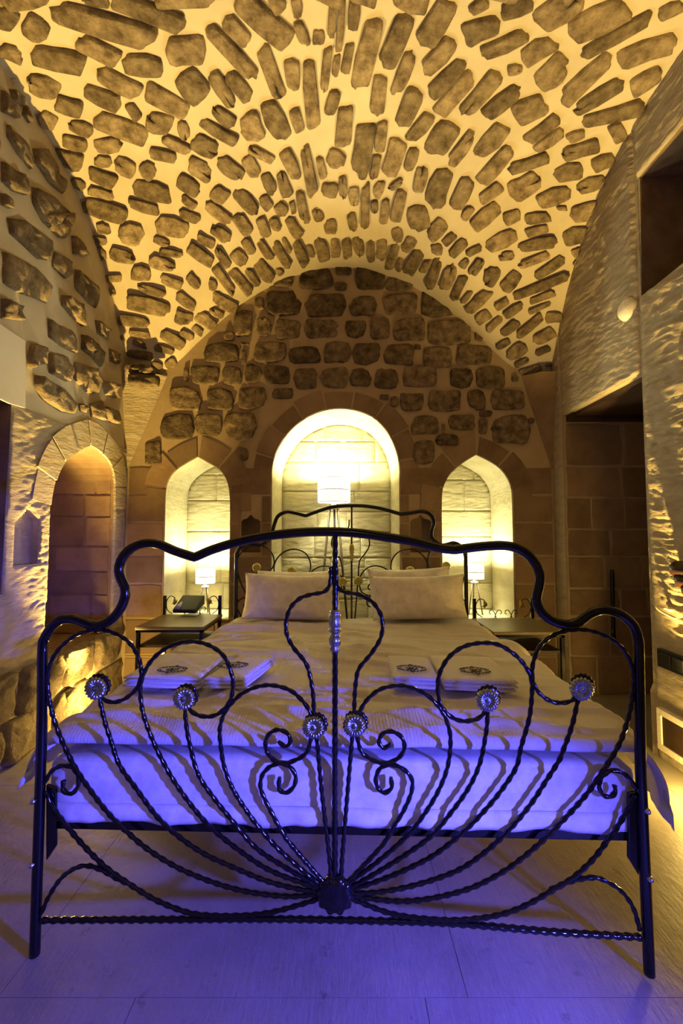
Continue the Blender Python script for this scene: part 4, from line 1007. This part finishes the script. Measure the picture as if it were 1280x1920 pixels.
# ------------------------------------------------------------------ nightstands
def nightstand(x0, x1, y0, y1, top, label):
    t = empty('nightstand', ((x0 + x1) / 2, (y0 + y1) / 2, 0), label, 'nightstand', 'iron nightstands beside the bed')
    b = MB(); b.box(x0, x1, y0, y1, top - 0.022, top); bevel(b.build('table_top', M_table, t, False), 0.004)
    b = MB(); 
    for (a, c, d, e) in ((x0 + .005, x1 - .005, y0 + .005, y0 + .02), (x0 + .005, x1 - .005, y1 - .02, y1 - .005)): b.box(a, c, d, e, top - 0.040, top - .0225)
    for (a, c, d, e) in ((x0 + .005, x0 + .02, y0 + .02, y1 - .02), (x1 - .02, x1 - .005, y0 + .02, y1 - .02)): b.box(a, c, d, e, top - 0.040, top - .0225)
    b.build('apron_frame', M_iron, t, False)
    for X in (x0 + .005, x1 - .03):
        b = MB(); b.box(X, X + .025, y0 + .005, y0 + .030, 0, top - .0226); bevel(b.build('leg', M_iron, t, False), 0.002)
        b = MB(); b.box(X, X + .025, y1 - .030, y1 - .005, 0, top - .0226); bevel(b.build('leg', M_iron, t, False), 0.002)
        b = MB(); b.box(X, X + .025, y1 - .030, y1 - .005, top + .0005, top + .155); bevel(b.build('post', M_iron, t, False), 0.002)
    b = MB(); b.box(x0 + .031, x1 - .031, y0 + .02, y1 - .02, top - .150, top - .132); b.build('shelf', M_wood, t, False)
    for X in (x0 + .008, x1 - .022):
        b = MB(); b.box(X, X + .014, y0 + .031, y1 - .031, top - .154, top - .138); b.build('shelf_rail', M_iron, t, False)
    yb = y1 - .018
    for s, X in ((1, x0 + .03), (-1, x1 - .03)):
        pts = [Vector((X, yb, top + .06)), Vector((X + s * .002, yb, top + .11)), Vector((X + s * .03, yb, top + .150)), Vector((X + s * .066, yb, top + .140)), Vector((X + s * .074, yb, top + .105)), Vector((X + s * .05, yb, top + .090))]
        b = MB(); b.sweep(crom(pts, .008), 0.0038, 6); b.build('scroll', M_iron, t)
        pts = [Vector((X, yb, top + .07)), Vector((X + s * .012, yb, top + .035)), Vector((X + s * .05, yb, top + .006))]
        b = MB(); b.sweep(crom(pts, .008), 0.0035, 6); b.build('scroll', M_iron, t)
        # leaf
        b = MB(); cx = X + s * .072; out = []
        for k in range(14):
            a = 2 * math.pi * k / 14; r = .019 * (1 + .22 * math.cos(3 * a)); out.append((cx + r * .75 * math.cos(a), top + .108 + 1.45 * r * math.sin(a)))
        b.add([Vector((x, yb - .006 - .006 * math.sin(i), z)) for i, (x, z) in enumerate(out)] + [Vector((x, yb + .002, z)) for x, z in out] + [Vector((cx, yb - .014, top + .108))],
              [(i, (i + 1) % 14, 14 + (i + 1) % 14, 14 + i) for i in range(14)] + [(i, 28, (i + 1) % 14) for i in range(14)])
        b.build('leaf', M_gold, t)
    xm = (x0 + x1) / 2
    for s in (-1, 1):
        for d in (-1, 1):
            c = xm + s * .062
            pts = [Vector((c - d * .006, yb, top + .002)), Vector((c + d * .004, yb, top + .035)), Vector((c + d * .022, yb, top + .062)), Vector((c + d * .044, yb, top + .058)), Vector((c + d * .046, yb, top + .036)), Vector((c + d * .034, yb, top + .034))]
            b = MB(); b.sweep(crom(pts, .006), 0.0032, 6); b.build('scroll', M_iron, t)
    return t
nightstand(-1.475, -0.985, 3.085, 3.575, 0.620, 'black iron nightstand with brown top carrying the telephone')
nightstand(1.03, 1.52, 2.93, 3.42, 0.620, 'black iron nightstand with bare brown top by the doorway')

# telephone
pc = on_z(349, 1156, 0.622)
tel = empty('telephone', (pc.x, pc.y + .08, 0.6205), 'black desk telephone with grey keypad and handset on the nightstand', 'telephone')
Mx = Matrix.Translation((pc.x, pc.y + .08, 0.6205)) @ Matrix.Rotation(R(-6), 4, 'Z')
def wedge(x0, x1, y0, y1, h0, h1, zb=0.0):
    b = MB()
    b.add([Mx @ Vector(p) for p in ((x0, y0, zb), (x1, y0, zb), (x1, y1, zb), (x0, y1, zb), (x0, y0, zb + h0), (x1, y0, zb + h0), (x1, y1, zb + h1), (x0, y1, zb + h1))],
          [(3, 2, 1, 0), (4, 5, 6, 7), (0, 1, 5, 4), (1, 2, 6, 5), (2, 3, 7, 6), (3, 0, 4, 7)])
    return b
bevel(wedge(-.105, .09, -.085, .085, .028, .075).build('phone_base', M_black, tel, False), 0.006)
bevel(wedge(-.035, .082, -.075, .078, .004, .004, .0).build('keypad_face', M_grey, tel, False), 0.001)
kp = tel.children[-1]; kp.data.transform(Matrix.Identity(4))
for v in kp.data.vertices:
    q = Mx.inverted() @ v.co; q.z += 0.0275 + (q.y + .085) / .17 * .047; v.co = Mx @ q
b = MB()
for r_ in range(4):
    for c_ in range(3):
        x = -.012 + c_ * .026; y = -.055 + r_ * .024; z = .0325 + (y + .085) / .17 * .047
        b.box(x - .008, x + .008, y - .006, y + .006, z, z + .004, Mx)
b.build('keys', M_black, tel, False)
hs = []
for t_ in range(9):
    y = -.08 + .16 * t_ / 8; z = .036 + (y + .085) / .17 * .047 + .020 + .010 * math.sin(math.pi * t_ / 8); hs.append(Mx @ Vector((-.072, y, z)))
b = MB(); b.sweep(hs, [.024, .026, .020, .016, .015, .016, .020, .026, .024], 12); b.build('handset', M_grey, tel)

# ------------------------------------------------------------------ lamps in the niches
def lamp(x, y, z0, zs0, zs1, rs, spread, label, power, group=None):
    t = empty('tripod_lamp', (x, y, z0), label, 'lamp', group)
    ztop = zs0 - 0.035 * rs / .09
    for k in range(3):
        a = 2 * math.pi * k / 3 + R(205)
        b = MB(); b.sweep([Vector((x + spread * math.cos(a), y + spread * math.sin(a), z0 + .002)), Vector((x + rs * .28 * math.cos(a), y + rs * .28 * math.sin(a), ztop))], [0.006 * rs / .1 + .001, 0.007 * rs / .1], 8)
        b.build('leg', M_stick, t)
    b = MB(); b.lathe([(rs * .36, 0), (rs * .40, .006), (rs * .36, rs * .16), (rs * .14, rs * .2), (rs * .12, rs * .42)], (x, y, ztop - .002), 20); b.build('hub', M_cream, t)
    b = MB(); n = 40; vs_ = []
    for (r, z) in ((rs, zs0), (rs, zs1), (rs - .003, zs1), (rs - .003, zs0)):
        for k in range(n): vs_.append(Vector((x + r * math.cos(2 * math.pi * k / n), y + r * math.sin(2 * math.pi * k / n), z)))
    b.add(vs_, [(i * n + k, i * n + (k + 1) % n, ((i + 1) % 4) * n + (k + 1) % n, ((i + 1) % 4) * n + k) for i in range(4) for k in range(n)])
    tag(b.build('lamp_shade', M_shade, t), 'glowing white drum shade')
    for z in (zs0, (zs0 + zs1) / 2, zs1):
        b = MB(); p = [Vector((x + (rs + .001) * math.cos(2 * math.pi * k / n), y + (rs + .001) * math.sin(2 * math.pi * k / n), z)) for k in range(n + 1)]
        b.sweep(p, 0.0022, 5, cap=False); b.build('shade_trim', M_grey, t)
    b = MB(); zc = (zs0 + zs1) / 2; r = rs * .28
    b.lathe([(r * .4, -r * 1.6), (r * .5, -r), (r, 0), (r * .75, r * .7), (r * .02, r)], (x, y, zc), 16)
    bl = b.build('bulb', M_shade, t)
    point('lamp_light', (x, y, zs1 - 0.01), power, (1.0, 0.93, 0.58), 0.035)
    return t
lamp(-0.070, 3.95, 0.001, 1.575, 1.80, 0.152, 0.20, 'tall tripod floor lamp with white drum shade in the central round-arched niche', 60)
lamp(-1.235, 3.90, SILL, 0.835, 0.965, 0.086, 0.07, 'small tripod lamp in the pointed niche above the telephone nightstand', 36)
lamp(1.205, 3.90, SILL, 0.875, 1.005, 0.086, 0.07, 'small tripod lamp in the pointed niche by the doorway', 36)

# floor uplights
for nm, p, lb in (('l', UP_L, 'small black floor uplight against the left wall under the side opening'), ('r', UP_R, 'small black floor uplight against the right wall by the doorway')):
    t = empty('floor_uplight', (p.x, p.y, 0), lb, 'uplight')
    b = MB(); b.lathe([(0.045, 0), (0.045, 0.012), (0.030, 0.014), (0.032, 0.075), (0.028, 0.075), (0.027, 0.05)], (p.x, p.y, 0.001), 20); b.build('housing', M_black, t)
    b = MB(); b.lathe([(0.026, 0.051), (0.026, 0.056), (0.004, 0.060)], (p.x, p.y, 0.001), 20); b.build('lens', M_shade, t)

# blue spotlight on the right wall, near the viewer
t = empty('blue_spotlight', (XR, -0.05, 0.85), 'small black wall spotlight throwing blue light over the foot of the bed', 'spotlight')
q_ = (Vector((-0.60, 1.00, -0.10)) - Vector((1.60, 0.0, 0.82))).normalized(); qm = q_.to_track_quat('Z', 'Y').to_matrix().to_4x4()
b = MB(); b.lathe([(0.03, -0.10), (0.036, -0.09), (0.036, -0.012), (0.030, -0.012), (0.028, -0.02)], Vector((1.60, 0.0, 0.82)) - q_ * 0.04, 20, qm); b.build('housing', M_black, t)
b = MB(); b.sweep([Vector((1.60, 0.0, 0.82)) - q_ * 0.11, Vector((XR - .02, -0.05, 0.85)), Vector((XR - .001, -0.05, 0.85))], 0.008, 8); b.build('bracket_arm', M_black, t)

# ------------------------------------------------------------------ right wall fittings
def wall_disc(px, py):
    c = on_right(px, py); t = empty('smoke_detector', (c.x, c.y, c.z), 'round cream smoke detector on the right wall under the window recess', 'detector')
    q = Vector((-1, -0.25, 0)).to_track_quat('Z', 'Y').to_matrix().to_4x4()
    b = MB(); b.lathe([(.074, -.008), (.074, .012), (.070, .018), (.065, .036), (.050, .050), (.004, .054)], c, 36, q); b.build('body', M_cream, t)
    b = MB()
    for k in (-2, -1, 0, 1, 2):
        b.box(-.016, .016, k * .009 - .002, k * .009 + .002, .043, .0515, Matrix.Translation(c) @ q)
    b.build('grille', M_grey, t, False)
wall_disc(1182, 580)
def rquad(name, poly, d0, d1, mat, parent):
    b = MB(); n = len(poly)
    b.add([Vector((XR - d0, y, z)) for y, z in poly] + [Vector((XR - d1, y, z)) for y, z in poly],
          [tuple(range(n)), tuple(range(n, 2 * n))[::-1]] + [(i, n + i, n + (i + 1) % n, (i + 1) % n) for i in range(n)])
    return bevel(b.build(name, mat, parent, False), 0.003)
p = on_right(1243, 1230); z_ = p.z; y_ = p.y
t = empty('switch_panel', (XR, y_ - .12, z_ - .05), 'black glass switch panel on the right wall beyond the bed post', 'switch')
rquad('panel_frame', [(y_ - .30, z_ - .055), (y_, z_ - .055), (y_, z_ + .045), (y_ - .30, z_ + .045)], 0.006, .036, M_black, t)
for k in range(3): rquad('rocker_switch', [(y_ - .10 - .09 * k, z_ - .035), (y_ - .025 - .09 * k, z_ - .035), (y_ - .025 - .09 * k, z_ + .027), (y_ - .10 - .09 * k, z_ + .027)], .034, .042, M_black, t)
p = on_right(1246, 1370); y_ = p.y
za, zb2 = on_right(1246, 1326).z, on_right(1246, 1402).z
t = empty('wall_box', (XR, y_ - .15, zb2), 'white framed dark wall box low on the right wall', 'wall box')
rquad('frame', [(y_ - .42, zb2), (y_, zb2), (y_, zb2 + .035), (y_ - .42, zb2 + .035)], 0.004, .046, M_white, t)
rquad('frame', [(y_ - .42, za - .035), (y_, za - .035), (y_, za), (y_ - .42, za)], 0.004, .046, M_white, t)
rquad('frame', [(y_ - .035, zb2 + .0355), (y_, zb2 + .0355), (y_, za - .0355), (y_ - .035, za - .0355)], 0.004, .046, M_white, t)
rquad('dark_panel', [(y_ - .42, zb2 + .036), (y_ - .036, zb2 + .036), (y_ - .036, za - .036), (y_ - .42, za - .036)], 0.002, .040, M_wood, t)
# bent hook
hk = []
for px, py, d in ((1252, 1143, .012), (1243, 1139, .030), (1234, 1136, .042), (1231, 1138, .048), (1234, 1142, .046), (1243, 1148, .040), (1255, 1154, .036), (1267, 1160, .030)):
    p = on_plane(px, py, Vector((XR - d - 0.03, 0, 0)), Vector((1, 0, 0))); hk.append(p)
t = empty('wall_hook', (XR, hk[0].y, hk[0].z), 'pale brass bent hook at the doorway edge of the right wall', 'hook')
b = MB(); b.sweep(crom(hk, .006), 0.0075, 8); b.build('hook_rod', M_brass, t)
b = MB(); b.lathe([(.012, -.034), (.012, .004), (.008, .008)], Vector((XR - .036, hk[0].y, hk[0].z)), 14, Vector((-1, 0, 0)).to_track_quat('Z', 'Y').to_matrix().to_4x4()); b.build('hook_plate', M_brass, t)
# lobed carved wooden bracket at the frame's edge
c = on_right(1300, 1086)
t = empty('carved_bracket', (XR, c.y, c.z), 'dark red-brown carved lobed wooden bracket on the right wall above the hook', 'bracket')
for dy_, dz_, rr, nm in ((0.0, .045, .050, 'lobe'), (-.018, -.012, .042, 'lobe'), (-.045, -.058, .034, 'lobe')):
    b = MB(); pr = []
    for k in range(9):
        a = math.pi * k / 8; pr.append((max(.002, rr * math.sin(a)), -rr * 1.25 * math.cos(a)))
    b.lathe(pr, Vector((XR - .055, c.y + dy_, c.z + dz_)), 20, Vector((-.3, .7, .25)).to_track_quat('Z', 'Y').to_matrix().to_4x4(), 5, .05); b.build(nm, M_redwood, t)
b = MB(); b.box(XR - .03, XR - .004, c.y - .12, c.y - .02, c.z - .09, c.z + .09); bevel(b.build('back_plate', M_redwood, t, False), .01)
